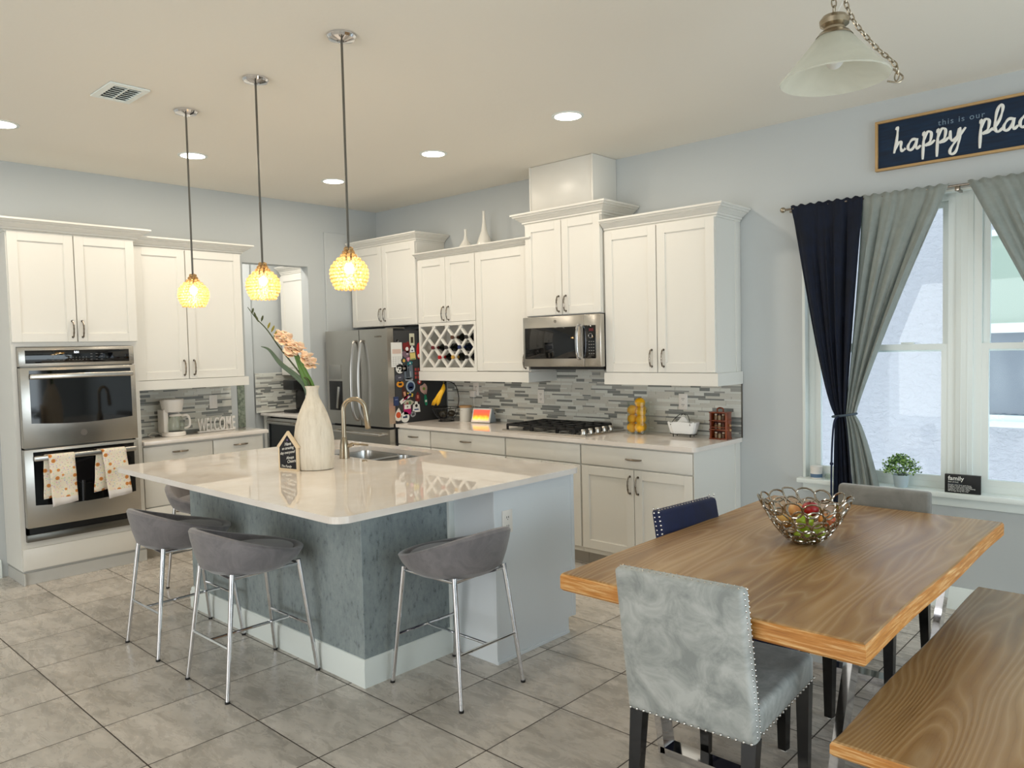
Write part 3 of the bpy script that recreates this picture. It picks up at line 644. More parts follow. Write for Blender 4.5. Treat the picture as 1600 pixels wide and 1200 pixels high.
# napkin basket
t = thing('napkin_basket', 'small wire basket lined with white cloth napkins', 'basket', (3.575, -0.15, 0.914), math.radians(4))
b = B(); rings = []
for z, w, d in ((0.022, 0.082, 0.035), (0.05, 0.093, 0.043), (0.09, 0.104, 0.05), (0.105, 0.108, 0.053)):
    ring = []
    for k in range(40):
        a = k / 40 * 2 * PI; ex = 0.35; x = w * math.copysign(abs(math.cos(a)) ** ex, math.cos(a)); y = d * math.copysign(abs(math.sin(a)) ** ex, math.sin(a)); wv = 1 + 0.03 * math.sin(k * 2.3)
        ring.append((x * wv, y * wv, z + 0.004 * math.sin(k * 1.3)))
    rings.append(ring)
b.loft(rings); b.out('cloth', mat('white_cloth', (240, 240, 238), 0.9), t)
b = B(); b.poly([(-0.045, -0.012, 0.1), (0.045, -0.012, 0.1), (0.012, -0.008, 0.142), (-0.01, -0.008, 0.142)], (0, 0.02, 0)); b.out('napkin_stack', PAPER, t)
b = B()
for s in (-1, 1):
    b.tube(catmull([(s * 0.075, -0.055, 0.085), (s * 0.06, -0.03, 0.12), (s * 0.03, 0.0, 0.155), (s * 0.0, 0.0, 0.16), (-s * 0.02, 0.0, 0.15)], 5), 0.0022, 6)
    b.cyl((s * 0.065, -0.03, 0.0), (s * 0.065, -0.03, 0.03), 0.003, seg=6); b.cyl((s * 0.065, 0.03, 0.0), (s * 0.065, 0.03, 0.03), 0.003, seg=6)
b.tube([(0.1 * math.cos(a / 24 * 2 * PI), 0.05 * math.sin(a / 24 * 2 * PI), 0.02) for a in range(24)], 0.0025, 6, closed=True); b.out('wire_frame', WIRE, t)
# spice rack
t = thing('spice_rack', 'carved reddish-brown wooden spice rack at the counter corner', 'rack', (3.852, -0.135, 0.914), math.radians(3))
RW = mat('red_brown_wood', (112, 46, 18), 0.3); n = N(RW); f = n.noise(n.obj((8, 8, 1)), 6, 4); n.col(n.ramp(f, [(0.35, (84, 30, 12)), (0.65, (142, 66, 28))]))
b = B(); b.box(-0.062, -0.05, -0.04, 0.04, 0, 0.185, 0.002); b.box(0.05, 0.062, -0.04, 0.04, 0, 0.185, 0.002); b.box(-0.05, 0.05, 0.032, 0.04, 0, 0.185)
for z in (0.0, 0.062, 0.124, 0.179): b.box(-0.066, 0.066, -0.042, 0.04, z, z + 0.008, 0.002)
b.box(-0.05, 0.05, -0.042, -0.036, 0.08, 0.086); b.out('frame', RW, t)
b = B(); b.tube(catmull([(-0.022, 0, 0.187), (-0.02, 0, 0.207), (0, 0, 0.213), (0.02, 0, 0.207), (0.022, 0, 0.187)], 5), 0.005, 8); b.out('top_handle', RW, t)
b = B()
for z in (0.095, 0.063):
    for s in (-1, 1): b.ball((s * 0.07, 0, z), 0.009, 10, 8); b.cyl((s * 0.06, 0, z), (s * 0.07, 0, z), 0.004, seg=8)
b.out('side_pegs', mat('tan_peg', (176, 140, 100), 0.5), t)
k = 0
for z, row in ((0.008, 'bottom'), (0.07, 'middle'), (0.132, 'top')):
    for x, pos in ((-0.028, 'left'), (0.0, 'centre'), (0.028, 'right')):
        j = thing('spice_jar', 'tiny spice jar, %s one on the %s shelf of the wooden rack' % (pos, row), 'jar', (3.852 + x, -0.145, 0.914 + z), 0, 'spice jars in the wooden rack')
        b = B(); b.lathe([(0, 0), (0.012, 0), (0.0125, 0.026), (0.009, 0.031), (0, 0.031)], 14); b.out('glass', mat('spice_%d' % (k % 3), ((120, 90, 60), (150, 130, 100), (90, 60, 40))[k % 3], 0.2), j)
        b = B(); b.lathe([(0.0095, 0.03), (0.0095, 0.04), (0, 0.041)], 14); b.out('lid', mat('jar_lid_%d' % (k % 2), ((205, 190, 170), (80, 40, 26))[k % 2], 0.4), j); k += 1
# two white vases on the cabinets
b = B(); b.lathe([(0, 0), (0.045, 0), (0.066, 0.03), (0.062, 0.055), (0.04, 0.085), (0.018, 0.12), (0.011, 0.16), (0.012, 0.20), (0.014, 0.207), (0.009, 0.20)], 30); tag(b.out('bud_vase', CERAMIC, loc=(1.46, -0.2, 2.411)), 'short round white bud vase on top of the wine cabinet', 'vase')
b = B(); b.lathe([(0, 0), (0.05, 0), (0.07, 0.03), (0.07, 0.055), (0.05, 0.11), (0.026, 0.17), (0.015, 0.24), (0.011, 0.31), (0.012, 0.335), (0.014, 0.34), (0.008, 0.335)], 30); tag(b.out('bud_vase', CERAMIC, loc=(1.672, -0.18, 2.411)), 'taller long-necked white vase on top of the wine cabinet', 'vase')

# ------------------------------------------------------------------ refrigerator
t = thing('refrigerator', 'stainless french-door refrigerator with black sides', 'refrigerator', (0, 0, 0))
b = B(); b.box(0.0, 0.955, -0.63, -0.02, 0.02, 1.745, 0.004); b.box(0.04, 0.93, -0.62, -0.3, 1.745, 1.762); b.out('case', DGREY, t)
b = B(); b.box(0.02, 0.93, -0.60, -0.06, 0.0, 0.03); b.out('base_grille', BLACK, t)
YD = -0.705
def fdoor(x0, x1, z0, z1, nm):
    b = B(); P = []
    for i in range(9):
        u = i / 8; P.append((x0 + (x1 - x0) * u, YD - 0.012 * math.sin(PI * (0.15 + 0.7 * (((x0 + (x1 - x0) * u)) / 0.955))) + 0.006))
    P = [(x0, -0.635)] + P + [(x1, -0.635)]
    b.poly([(p[0], p[1], z0) for p in P[::-1]], (0, 0, z1 - z0)); return b.out(nm, STEEL, t, True, angle=20)
d1 = fdoor(0.002, 0.5455, 0.885, 1.765, 'left_door'); d2 = fdoor(0.5545, 0.953, 0.885, 1.765, 'right_door'); d3 = fdoor(0.002, 0.953, 0.48, 0.865, 'upper_freezer_drawer'); d4 = fdoor(0.002, 0.953, 0.06, 0.47, 'lower_freezer_drawer')
for d, x, bow in ((d1, 0.49, -1), (d2, 0.60, 1)):
    b = B(); b.tube(catmull([(x, YD, 1.655), (x, YD - 0.03, 1.64), (x, YD - 0.06, 1.45), (x, YD - 0.068, 1.25), (x, YD - 0.06, 1.04), (x, YD - 0.03, 0.95), (x, YD, 0.93)], 6), 0.013, 10); b.out('handle', mat('handle_steel', (150, 148, 144), 0.3, 1.0), d)
for d, z in ((d3, 0.815), (d4, 0.42)):
    b = B(); b.tube([(0.13, YD, z), (0.13, YD - 0.045, z), (0.86, YD - 0.045, z), (0.86, YD, z)], 0.012, 10); b.out('handle', STEEL, d)
b = B(); b.box(0.055, 0.245, YD - 0.012, YD + 0.002, 1.31, 1.445, 0.003); b.out('dispenser_panel', mat('grey_panel', (150, 150, 146), 0.3, 0.6), d1)
b = B(); b.box(0.055, 0.255, YD - 0.012, YD + 0.002, 1.012, 1.29, 0.003); q = b.out('dispenser_recess', BLACK, d1)
b = B(); vs = b.box(0.17, 0.20, YD - 0.022, YD - 0.008, 1.03, 1.24, 0.004); b.xf(vs, Matrix.Translation((0.18, 0, 1.03)) @ Matrix.Rotation(0.16, 4, 'Y') @ Matrix.Translation((-0.18, 0, -1.03))); b.out('dispenser_lever', STEEL, q)
b = B(); b.box(0.78, 0.87, YD - 0.008, YD - 0.0, 1.69, 1.703, 0.001); b.out('badge', PEWTER, d2)
b = B(); b.box(0.87, 0.952, -0.66, -0.5, 1.762, 1.775, 0.003); b.out('hinge', DSTEEL, t); b = B(); b.cyl((0.955, -0.60, 1.655), (0.966, -0.60, 1.655), 0.012); b.out('side_latch', CHROME, t)
# magnets on the black side (x = 0.957 plane)
MX = 0.9555
def magnet(nm, label, y, z, w, h, col, shape='rect', rot=0.0, extra=None):
    if nm != 'wall_calendar': w *= 1.15; h *= 1.15
    t = thing(nm, label, 'magnet', (MX, y, z), 0, 'magnets on the refrigerator side'); b = B(); m = mat('magnet_%d_%d_%d' % col, col, 0.5)
    Mr = Matrix.Rotation(rot, 4, 'X')
    if shape == 'rect': vs = b.box(0, 0.003, -w / 2, w / 2, -h / 2, h / 2, 0.001)
    elif shape == 'disc': vs = b.cyl((0, 0, 0), (0.003, 0, 0), w / 2, seg=24)
    elif shape == 'oval':
        vs = b.cyl((0, 0, 0), (0.003, 0, 0), 0.5, seg=24)
        for v_ in vs: v_.co.y *= w; v_.co.z *= h
    else:
        pts = {'drop': [(0, 0.5), (0.3, 0.2), (0.45, -0.15), (0.3, -0.45), (0, -0.5), (-0.3, -0.45), (-0.45, -0.15), (-0.3, 0.2)], 'bag': [(-0.5, -0.5), (0.5, -0.5), (0.4, 0.2), (0.2, 0.25), (0.15, 0.5), (-0.15, 0.5), (-0.2, 0.25), (-0.4, 0.2)], 'fish': [(-0.5, 0.1), (-0.2, 0.35), (0.2, 0.3), (0.5, 0.0), (0.2, -0.3), (-0.2, -0.3), (-0.5, -0.45)], 'blob': [(0.5 * math.cos(a), 0.5 * math.sin(a) * (1 + 0.3 * math.sin(3 * a))) for a in [i / 14 * 2 * PI for i in range(14)]]}[shape]
        vs = b.poly([(0, p[0] * w, p[1] * h) for p in pts], (0.003, 0, 0))
    b.xf(vs, Mr); b.out('body', m, t, False)
    for e in (extra or []):
        b = B(); (ey, ez, ew, eh, ec, es) = e
        if es == 'disc': vs = b.cyl((0.003, ey, ez), (0.004, ey, ez), ew / 2, seg=14)
        else: vs = b.box(0.003, 0.004, ey - ew / 2, ey + ew / 2, ez - eh / 2, ez + eh / 2)
        b.xf(vs, Mr); b.out('print', mat('print_%d_%d_%d' % ec, ec, 0.6), t, False)
    return t
WP = (232, 232, 228)
magnet('wall_calendar', 'white paper calendar sheet on the refrigerator side', -0.605, 1.53, 0.125, 0.22, WP, 'rect', 0, [(0, 0.03, 0.1, 0.04, (214, 190, 178), 'r')] + [(0, -0.02 - 0.018 * k, 0.1, 0.002, (170, 170, 170), 'r') for k in range(5)] + [(-0.04 + 0.027 * k, -0.055, 0.0015, 0.08, (170, 170, 170), 'r') for k in range(4)])
soc = lambda: [(0, 0, 0.02, 0, (20, 20, 20), 'disc')] + [(0.027 * math.cos(a), 0.027 * math.sin(a), 0.014, 0, (20, 20, 20), 'disc') for a in [k * 2 * PI / 5 + 0.3 for k in range(5)]]
magnet('soccer_magnet', 'black and white soccer ball magnet just below the calendar', -0.575, 1.405, 0.075, 0.075, WP, 'disc', 0, soc())
magnet('photo_magnet', 'small framed cream photo magnet near the top of the refrigerator side', -0.425, 1.665, 0.05, 0.095, (206, 204, 180), 'rect', 0, [(0, -0.005, 0.03, 0.055, (60, 50, 34), 'r')])
magnet('red_magnet', 'dark red and black irregular magnet right of the calendar', -0.49, 1.60, 0.075, 0.085, (120, 28, 28), 'blob', 0.2, [(0, -0.02, 0.035, 0.03, WP, 'disc')])
magnet('note_magnet', 'white rounded magnet below the cream photo', -0.425, 1.575, 0.05, 0.055, WP, 'bag', 0, [(0, -0.01, 0.02, 0.012, (60, 70, 90), 'r')])
magnet('red_magnet', 'bright red bottle-shaped magnet at the cabinet edge', -0.345, 1.56, 0.05, 0.13, (186, 24, 26), 'oval', 0, [(0, -0.045, 0.035, 0.05, WP, 'disc')])
magnet('yellow_magnet', 'pale yellow square magnet with a green edge', -0.42, 1.515, 0.055, 0.06, (216, 196, 118), 'rect', 0.08, [(0, -0.028, 0.05, 0.008, (80, 130, 80), 'r')])
magnet('floral_magnet', 'grey and pink floral magnet in the upper cluster', -0.50, 1.535, 0.08, 0.055, (120, 96, 110), 'blob', 0, [(0.015, 0, 0.02, 0, (190, 170, 180), 'disc')])
magnet('yellow_magnet', 'round golden magnet with a dark rim in the cluster', -0.525, 1.475, 0.055, 0.06, (44, 60, 66), 'disc', 0, [(0, 0, 0.03, 0, (212, 170, 80), 'disc')])
magnet('teal_magnet', 'teal fish-shaped magnet among the cluster', -0.455, 1.45, 0.06, 0.05, (30, 110, 116), 'fish', 0.3, [(0.0, 0.0, 0.014, 0, WP, 'disc')])
magnet('city_magnet', 'grey skyline picture magnet in the middle of the cluster', -0.475, 1.37, 0.09, 0.11, (92, 104, 116), 'rect', 0.05, [(-0.02, -0.015, 0.012, 0.06, (40, 46, 54), 'r'), (0.0, -0.005, 0.012, 0.08, (40, 46, 54), 'r'), (0.022, -0.02, 0.012, 0.05, (150, 160, 168), 'r')])
magnet('frame_magnet', 'black magnet divided into small red squares', -0.375, 1.355, 0.075, 0.12, (26, 26, 28), 'rect', 0, [(a, c, 0.022, 0.025, (150, 50, 46), 'r') for a in (-0.017, 0.017) for c in (-0.036, 0, 0.036)])
magnet('dark_magnet', 'dark grey car-shaped magnet left of the skyline magnet', -0.58, 1.325, 0.09, 0.06, (70, 72, 84), 'blob', 0.1, [(0, 0, 0.03, 0.01, (150, 150, 160), 'r')])
magnet('orange_magnet', 'orange oval magnet with a plain black centre', -0.575, 1.265, 0.07, 0.05, (226, 150, 40), 'oval', 0, [(0, 0, 0.036, 0.02, (14, 14, 14), 'r')])
magnet('badge_magnet', 'round navy badge magnet with a pale ring', -0.455, 1.24, 0.092, 0.1, (150, 170, 186), 'disc', 0, [(0, 0, 0.076, 0, (22, 44, 84), 'disc'), (0, -0.01, 0.04, 0.014, (180, 196, 206), 'r')])
magnet('figure_magnet', 'brown and tan slender magnet under the orange oval', -0.53, 1.185, 0.06, 0.12, (70, 34, 24), 'drop', 0.25, [(0, -0.01, 0.024, 0.04, (206, 150, 120), 'r')])
magnet('blue_magnet', 'blue rectangular magnet at the left lower side', -0.625, 1.115, 0.045, 0.07, (38, 56, 100), 'rect', 0, [(0, 0.015, 0.03, 0.008, (120, 136, 170), 'r')])
magnet('banner_magnet', 'white and pink strip magnet set at a slant', -0.515, 1.135, 0.13, 0.03, WP, 'rect', 0.55, [(0, 0, 0.09, 0.006, (190, 40, 90), 'r')])
magnet('map_magnet', 'pale island map magnet below the slanted strip', -0.48, 1.09, 0.105, 0.07, (184, 180, 160), 'fish', 0.1, [(0.01, 0, 0.03, 0, (96, 130, 96), 'disc'), (-0.02, 0, 0.02, 0, (150, 70, 70), 'disc')])
magnet('red_magnet', 'small dark red heart-like magnet right of the map', -0.375, 1.14, 0.06, 0.08, (104, 30, 34), 'drop', 0, [(0, 0.0, 0.02, 0.03, (196, 120, 100), 'r')])
magnet('floral_magnet', 'pink and green flower magnet near the bananas', -0.30, 1.21, 0.075, 0.085, (196, 160, 150), 'blob', 0.4, [(0, 0, 0.03, 0, (120, 150, 60), 'disc')])
magnet('teal_magnet', 'green upright bottle magnet below the flower', -0.28, 1.115, 0.035, 0.11, (20, 130, 96), 'drop', 0.1, [(0, -0.02, 0.02, 0.02, WP, 'r')])
magnet('orange_magnet', 'orange and white gourd-shaped magnet at lower left', -0.605, 0.995, 0.075, 0.105, (232, 226, 214), 'drop', -0.1, [(0, -0.005, 0.055, 0, (206, 80, 40), 'disc')])
magnet('pink_magnet', 'magenta and white square magnet in the bottom rows', -0.50, 1.035, 0.075, 0.085, (176, 20, 100), 'rect', 0, [(0, 0.022, 0.073, 0.04, WP, 'r'), (0, 0.022, 0.016, 0, (190, 30, 60), 'disc')])
magnet('shield_magnet', 'white shield magnet with a small soccer ball', -0.395, 1.05, 0.08, 0.085, WP, 'bag', 0, [(0, 0.01, 0.03, 0, (24, 24, 26), 'disc'), (0, -0.025, 0.05, 0.012, (70, 90, 130), 'r')])
magnet('round_magnet', 'round white magnet with a blue leaping fish, lowest of all', -0.53, 0.965, 0.085, 0.085, WP, 'disc', 0, [(0, 0, 0.05, 0.016, (40, 64, 96), 'r'), (0.012, 0.01, 0.02, 0.012, (40, 64, 96), 'r')])
magnet('photo_magnet', 'small dark photo magnet just right of the soccer ball', -0.525, 1.405, 0.06, 0.05, (58, 60, 66), 'rect', 0.1, [(0, 0, 0.03, 0.02, (150, 140, 130), 'r')])
magnet('round_magnet', 'small round red magnet under the red-squares magnet', -0.35, 1.275, 0.04, 0.04, (170, 40, 36), 'disc', 0, [(0, 0, 0.02, 0, WP, 'disc')])
magnet('yellow_magnet', 'small yellow and blue strip magnet below the navy badge', -0.47, 1.165, 0.07, 0.025, (214, 184, 70), 'rect', -0.2, [(0, 0, 0.04, 0.008, (40, 70, 140), 'r')])
magnet('banner_magnet', 'grey lettered strip magnet under the city magnet', -0.47, 1.305, 0.075, 0.022, (160, 164, 170), 'rect', 0.0, [(0, 0, 0.055, 0.006, (50, 54, 60), 'r')])
magnet('floral_magnet', 'tiny pink blossom magnet above the teal fish', -0.475, 1.49, 0.035, 0.035, (206, 120, 150), 'blob', 0.0, [(0, 0, 0.012, 0, WP, 'disc')])
magnet('racket_magnet', 'grey racket-shaped magnet in the bottom row', -0.435, 0.985, 0.055, 0.045, (150, 152, 156), 'oval', 0.3, [(0, 0, 0.03, 0.02, (60, 60, 64), 'r')])

# ------------------------------------------------------------------ left wall: oven tower (local x = world y; front -y = world +x)
# root at the wall: world = (XL - ylocal, xlocal)
def LW(name, label, cat, group=None): return thing(name, label, cat, (XL, 0, 0), PI / 2, group)
fy = -(0.33 - XL)     # tower door face (local y)
t = LW('oven_cabinet', 'tall white cabinet tower housing the double oven', 'cabinet')
b = B(); y0 = -3.413; y1 = -2.58
b.box(y0, y0 + 0.03, fy + 0.02, -0.002, 0.1, 2.45); b.box(y1 - 0.045, y1, fy + 0.02, -0.002, 0.1, 2.45); b.box(y0 + 0.03, y1 - 0.045, fy + 0.02, -0.002, 0.1, 0.30); b.box(y0 + 0.03, y1 - 0.045, fy + 0.02, -0.002, 1.652, 2.45); b.box(y0 + 0.03, y1 - 0.045, -0.03, -0.002, 0.3, 1.65)
b.out('body', WHITE, t, False)
b = B(); b.box(y0 + 0.01, y1, fy + 0.03, -0.002, 0.0, 0.1); b.box(y0 + 0.002, y0 + 0.012, fy + 0.0, -0.002, 0.0, 0.085, 0.002); b.box(y0 + 0.01, y1, fy + 0.02, fy + 0.032, 0, 0.085, 0.002); b.out('plinth', mat('plinth_grey', (196, 196, 192), 0.5), t, False)
slab(t, y0 + 0.002, y1 - 0.002, 0.105, 0.258, fy, 'bottom_panel')
for a, c, hx in ((y0 + 0.003, -3.0, -3.03), (-2.996, y1 - 0.003, -2.965)):
    d = shaker(t, a, c, 1.683, 2.442, fy); pull_v(d, hx, 1.775, fy)
crown(t, y0, y1, -0.01, fy + 0.018, 2.436, 0.086, 0.1)
# double oven
ov = thing('double_oven', 'stainless double wall oven with black glass doors', 'oven', (XL, 0, 0), PI / 2); oy = fy - 0.012
a0, a1 = -3.383, -2.627
b = B(); b.box(a0 + 0.02, a1 - 0.02, fy + 0.022, -0.06, 0.305, 1.645); b.box(a0, a1, oy, fy + 0.018, 0.302, 0.352, 0.002); b.out('housing', DSTEEL, ov)
b = B(); b.box(a0 + 0.02, a1 - 0.02, fy - 0.0, fy + 0.018, 0.352, 0.395); b.out('vent', BLACK, ov)
b = B(); b.box(a0, a1, oy - 0.012, fy + 0.018, 1.515, 1.648, 0.003); p = b.out('control_fascia', STEEL, ov)
b = B(); b.box(a0 + 0.04, a1 - 0.035, oy - 0.015, oy - 0.010, 1.537, 1.627, 0.002); p = b.out('control_glass', BGLASS, p)
b = B()
for g0, cols in ((-3.18, 3), (-2.93, 3)):
    for r in range(3):
        for c in range(cols): b.box(g0 + c * 0.035, g0 + 0.014 + c * 0.035, oy - 0.016, oy - 0.0145, 1.555 + r * 0.02, 1.559 + r * 0.02)
for c in range(6):
    for r in range(2): b.box(-3.07 + c * 0.022, -3.064 + c * 0.022, oy - 0.016, oy - 0.0145, 1.556 + r * 0.016, 1.56 + r * 0.016)
b.out('key_print', mat('key_print', (105, 105, 105), 0.5), p)
text('clock_digits', '5:51', 0.02, mat('clock_glow', (255, 255, 255), 0.5, emit=((235, 240, 255), 2.5)), p, (-3.02, oy - 0.016, 1.604), FY, 0.0003, 'CENTER')
for (z0, z1, nm) in ((0.955, 1.508, 'upper_door'), (0.402, 0.945, 'lower_door')):
    b = B(); b.box(a0, a1, oy - 0.025, fy + 0.016, z0, z1, 0.004); d = b.out(nm, STEEL, ov)
    gz0, gz1 = z0 + 0.165, z1 - 0.02
    if nm == 'lower_door': gz0 = z0 + 0.15
    b = B(); P = [(a0 + 0.055, gz1), (a1 - 0.035, gz1), (a1 - 0.035, gz0 + 0.005)]
    P += [(a1 - 0.035 - (a1 - a0 - 0.09) * k / 8, gz0 + 0.005 - 0.018 * math.sin(PI * k / 8)) for k in range(1, 8)] + [(a0 + 0.055, gz0 + 0.005)]
    b.poly([(q[0], oy - 0.0275, q[1]) for q in P], (0, 0.004, 0)); b.out('glass', BGLASS, d)
    hz = z1 - 0.062; b = B(); b.box(a0 + 0.05, a1 - 0.03, oy - 0.075, oy - 0.052, hz - 0.018, hz + 0.018, 0.008, seg=3)
    for q in (a0 + 0.075, a1 - 0.055): b.box(q - 0.012, q + 0.012, oy - 0.06, oy - 0.024, hz - 0.012, hz + 0.012, 0.003)
    b.out('handle', STEEL, d)
    if nm == 'upper_door': b = B(); b.cyl((-3.0, oy - 0.0265, z0 + 0.08), (-3.0, oy - 0.024, z0 + 0.08), 0.022, seg=28); b.out('round_badge', mat('round_badge', (120, 112, 104), 0.4, 1.0), d)
HZ = 0.945 - 0.062
# towels over the lower handle
TOW = mat('harvest_towel', (236, 226, 206), 0.9); n = N(TOW)
vec = n.obj((1, 1, 1)); vo = n.n('TexVoronoi', feature='F1'); n.l(vec, vo.inputs['Vector']); vo.inputs['Scale'].default_value = 19; vo.inputs['Randomness'].default_value = 0.7
pk = n.math('LESS_THAN', vo.outputs['Distance'], 0.28)
v2 = n.n('TexVoronoi', feature='F1'); n.l(vec, v2.inputs['Vector']); v2.inputs['Scale'].default_value = 85; sk = n.math('LESS_THAN', v2.outputs['Distance'], 0.33)
c1 = n.mix(n.math('MULTIPLY', sk, 0.8), (244, 236, 220), v2.outputs['Color']); c1 = n.mix(0.45, c1, (240, 228, 204)); tc = n.mix(pk, c1, n.ramp(vo.outputs['Distance'], [(0.0, (150, 78, 20)), (0.12, (206, 128, 60)), (0.3, (220, 158, 92))]))
spz = n.n('SeparateXYZ'); n.l(n.n('TexCoord').outputs['Object'], spz.inputs[0]); hem = n.math('LESS_THAN', spz.outputs[2], -0.285)
n.col(n.mix(hem, tc, (240, 236, 234)))
def towel(label, yc, skew):
    o = thing('dish_towel', label, 'towel', (XL, yc, HZ), PI / 2, 'dish towels on the lower oven handle')
    hy = oy - 0.064
    for nm, w0, dx0, dx1, drop, yy, side in (('front_fold', 0.165, 0, skew, 0.335, hy - 0.016, -1), ('back_fold', 0.14, -0.03, -0.035 - skew * 0.6, 0.28, hy + 0.016, 1)):
        b = B(); rows = []
        for i in range(15):
            v_ = i / 14
            if i < 4: a = PI / 2 * i / 3; z = 0.020 * math.cos(a) + 0.002; y_ = hy + (yy - hy) * math.sin(a)
            else: z = -drop * (i - 3) / 11; y_ = yy - side * 0.0 + 0.004 * math.sin(i * 1.1) * side
            row = []
            for j in range(13):
                u_ = j / 12; x = (u_ - 0.5) * w0 + dx0 + (dx1 - dx0) * v_; row.append(Vector((x, y_ + side * 0.004 * math.sin(u_ * 9 + v_ * 2) * v_ , z - (u_ - 0.5) * 0.02 * (1 if v_ > 0.5 else 0) * (-1 if skew > 0.01 else 0.3))))
            rows.append(row)
        b.loft(rows, False, False); ob = b.out(nm, TOW, o); md = ob.modifiers.new('thickness', 'SOLIDIFY'); md.thickness = 0.003; md.offset = 0
towel('pumpkin and leaf print dish towel hanging at the left of the oven handle', -3.17, 0.012)
towel('skewed pumpkin print dish towel hanging at the right of the oven handle', -2.83, 0.04)

# left wall: upper cabinet, base cabinet, countertop
uy = -(0.28 - XL)
t = LW('wall_cabinet', 'white two-door wall cabinet above the coffee maker', 'cabinet')
carcass(t, -2.576, -1.70, uy + 0.02, -0.002, 1.378, 2.412)
for a, c, hx in ((-2.574, -2.178, -2.215), (-2.172, -1.702, -2.135)):
    d = shaker(t, a, c, 1.381, 2.41, uy); pull_v(d, hx, 1.47, uy)
crown(t, -2.576, -1.70, -0.01, uy + 0.018, 2.40, 0.082, 0.09, left=False)
rail(t, -2.576, -1.672, -0.004, uy - 0.012, 1.306, 1.378)
by = -(0.31 - XL)
t = LW('base_cabinet', 'white drawer base cabinet under the coffee maker, by the oven tower', 'cabinet')
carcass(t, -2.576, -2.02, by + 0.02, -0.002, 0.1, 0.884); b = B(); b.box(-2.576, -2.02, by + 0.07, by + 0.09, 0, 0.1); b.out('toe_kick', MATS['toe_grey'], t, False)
for za, zb in ((0.735, 0.868), (0.40, 0.73), (0.12, 0.395)):
    d = slab(t, -2.574, -2.022, za, zb, by); pull_h(d, -2.29, zb - 0.055, by)
t = LW('base_cabinet', 'white drawer base cabinet nearest the pantry doorway', 'cabinet')
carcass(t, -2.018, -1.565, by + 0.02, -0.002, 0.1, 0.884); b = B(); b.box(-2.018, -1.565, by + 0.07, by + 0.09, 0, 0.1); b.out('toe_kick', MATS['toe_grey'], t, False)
for za, zb in ((0.735, 0.868), (0.40, 0.73), (0.12, 0.395)):
    d = slab(t, -2.016, -1.575, za, zb, by); pull_h(d, -1.78, zb - 0.055, by)
b = B(); b.box(XL + 0.001, 0.342, -2.576, -1.535, 0.8845, 0.914, 0.004); tag(b.out('countertop', QUARTZ), 'short white quartz countertop under the coffee maker', 'countertop')
b = B(); b.box(XL + 0.001, XL + 0.012, -1.595, -1.53, 0.915, 1.29); m = mat('green_marble', (120, 130, 118), 0.2); n = N(m); n.col(n.ramp(n.noise(n.obj(), 30, 5, 0.7), [(0.35, (84, 96, 84)), (0.6, (150, 160, 144))]))
tag(b.out('stone_strip', m), 'narrow greenish stone strip at the end of the coffee counter', 'trim strip')
# coffee maker
t = thing('coffee_maker', 'white drip coffee maker with glass carafe on the left counter', 'coffee maker', (0.10, -2.245, 0.914), PI / 2)
b = B(); b.lathe([(0, 0), (0.085, 0), (0.092, 0.006), (0.092, 0.03), (0.085, 0.038), (0, 0.038)], 32); b.box(-0.075, 0.075, 0.03, 0.12, 0, 0.2, 0.02, seg=3); b.box(-0.085, -0.045, -0.02, 0.1, 0.03, 0.22, 0.008)
b.out('housing', WPLASTIC, t)
b = B(); b.lathe([(0.06, 0.195), (0.075, 0.2), (0.088, 0.27), (0.092, 0.29), (0.088, 0.3), (0, 0.305)], 32, (0, 0.01, 0)); b.out('filter_basket', WPLASTIC, t)
b = B(); b.lathe([(0, 0.04), (0.062, 0.04), (0.068, 0.05), (0.07, 0.09), (0.06, 0.13), (0.048, 0.155), (0.05, 0.168), (0.047, 0.168), (0.045, 0.155), (0.067, 0.09), (0.064, 0.052), (0, 0.046)], 32, (0.012, -0.015, 0)); c = b.out('carafe', THIN, t)
b = B(); b.lathe([(0.05, 0.163), (0.052, 0.17), (0.04, 0.18), (0, 0.182)], 24, (0.012, -0.015, 0)); b.tube(catmull([(0.06, -0.02, 0.16), (0.10, -0.03, 0.165), (0.12, -0.035, 0.13), (0.115, -0.035, 0.075), (0.075, -0.025, 0.06)], 6), 0.009, 8); b.out('carafe_handle', WPLASTIC, c)
b = B(); b.lathe([(0.06, 0.038), (0.06, 0.042), (0, 0.042)], 24, (0.012, -0.015, 0)); b.out('hotplate', BLACK, t)
b = B(); b.tube(catmull([(-0.07, 0.08, 0.02), (-0.13, 0.10, 0.03), (-0.17, 0.07, 0.012), (-0.14, 0.03, 0.004)], 6), 0.003, 6); b.out('cord', WPLASTIC, t)
# WELCOME letters
t = thing('welcome_sign', 'white freestanding WELCOME letter sign on the left counter', 'sign', (0.04, -2.02, 0.914), PI / 2 + 0.02)
wl = text('letters', 'WELCOME', 0.16, WPLASTIC, t, (0.0, -0.008, 0.008), FY, 0.007, 'LEFT', 0, 1.06, 0.002); wl.scale = (0.335 / max(v.co.x for v in wl.data.vertices), 1.0, 1)
b = B(); b.box(0.0, 0.335, -0.016, 0.004, 0.0, 0.012, 0.002); b.out('base', WPLASTIC, t)

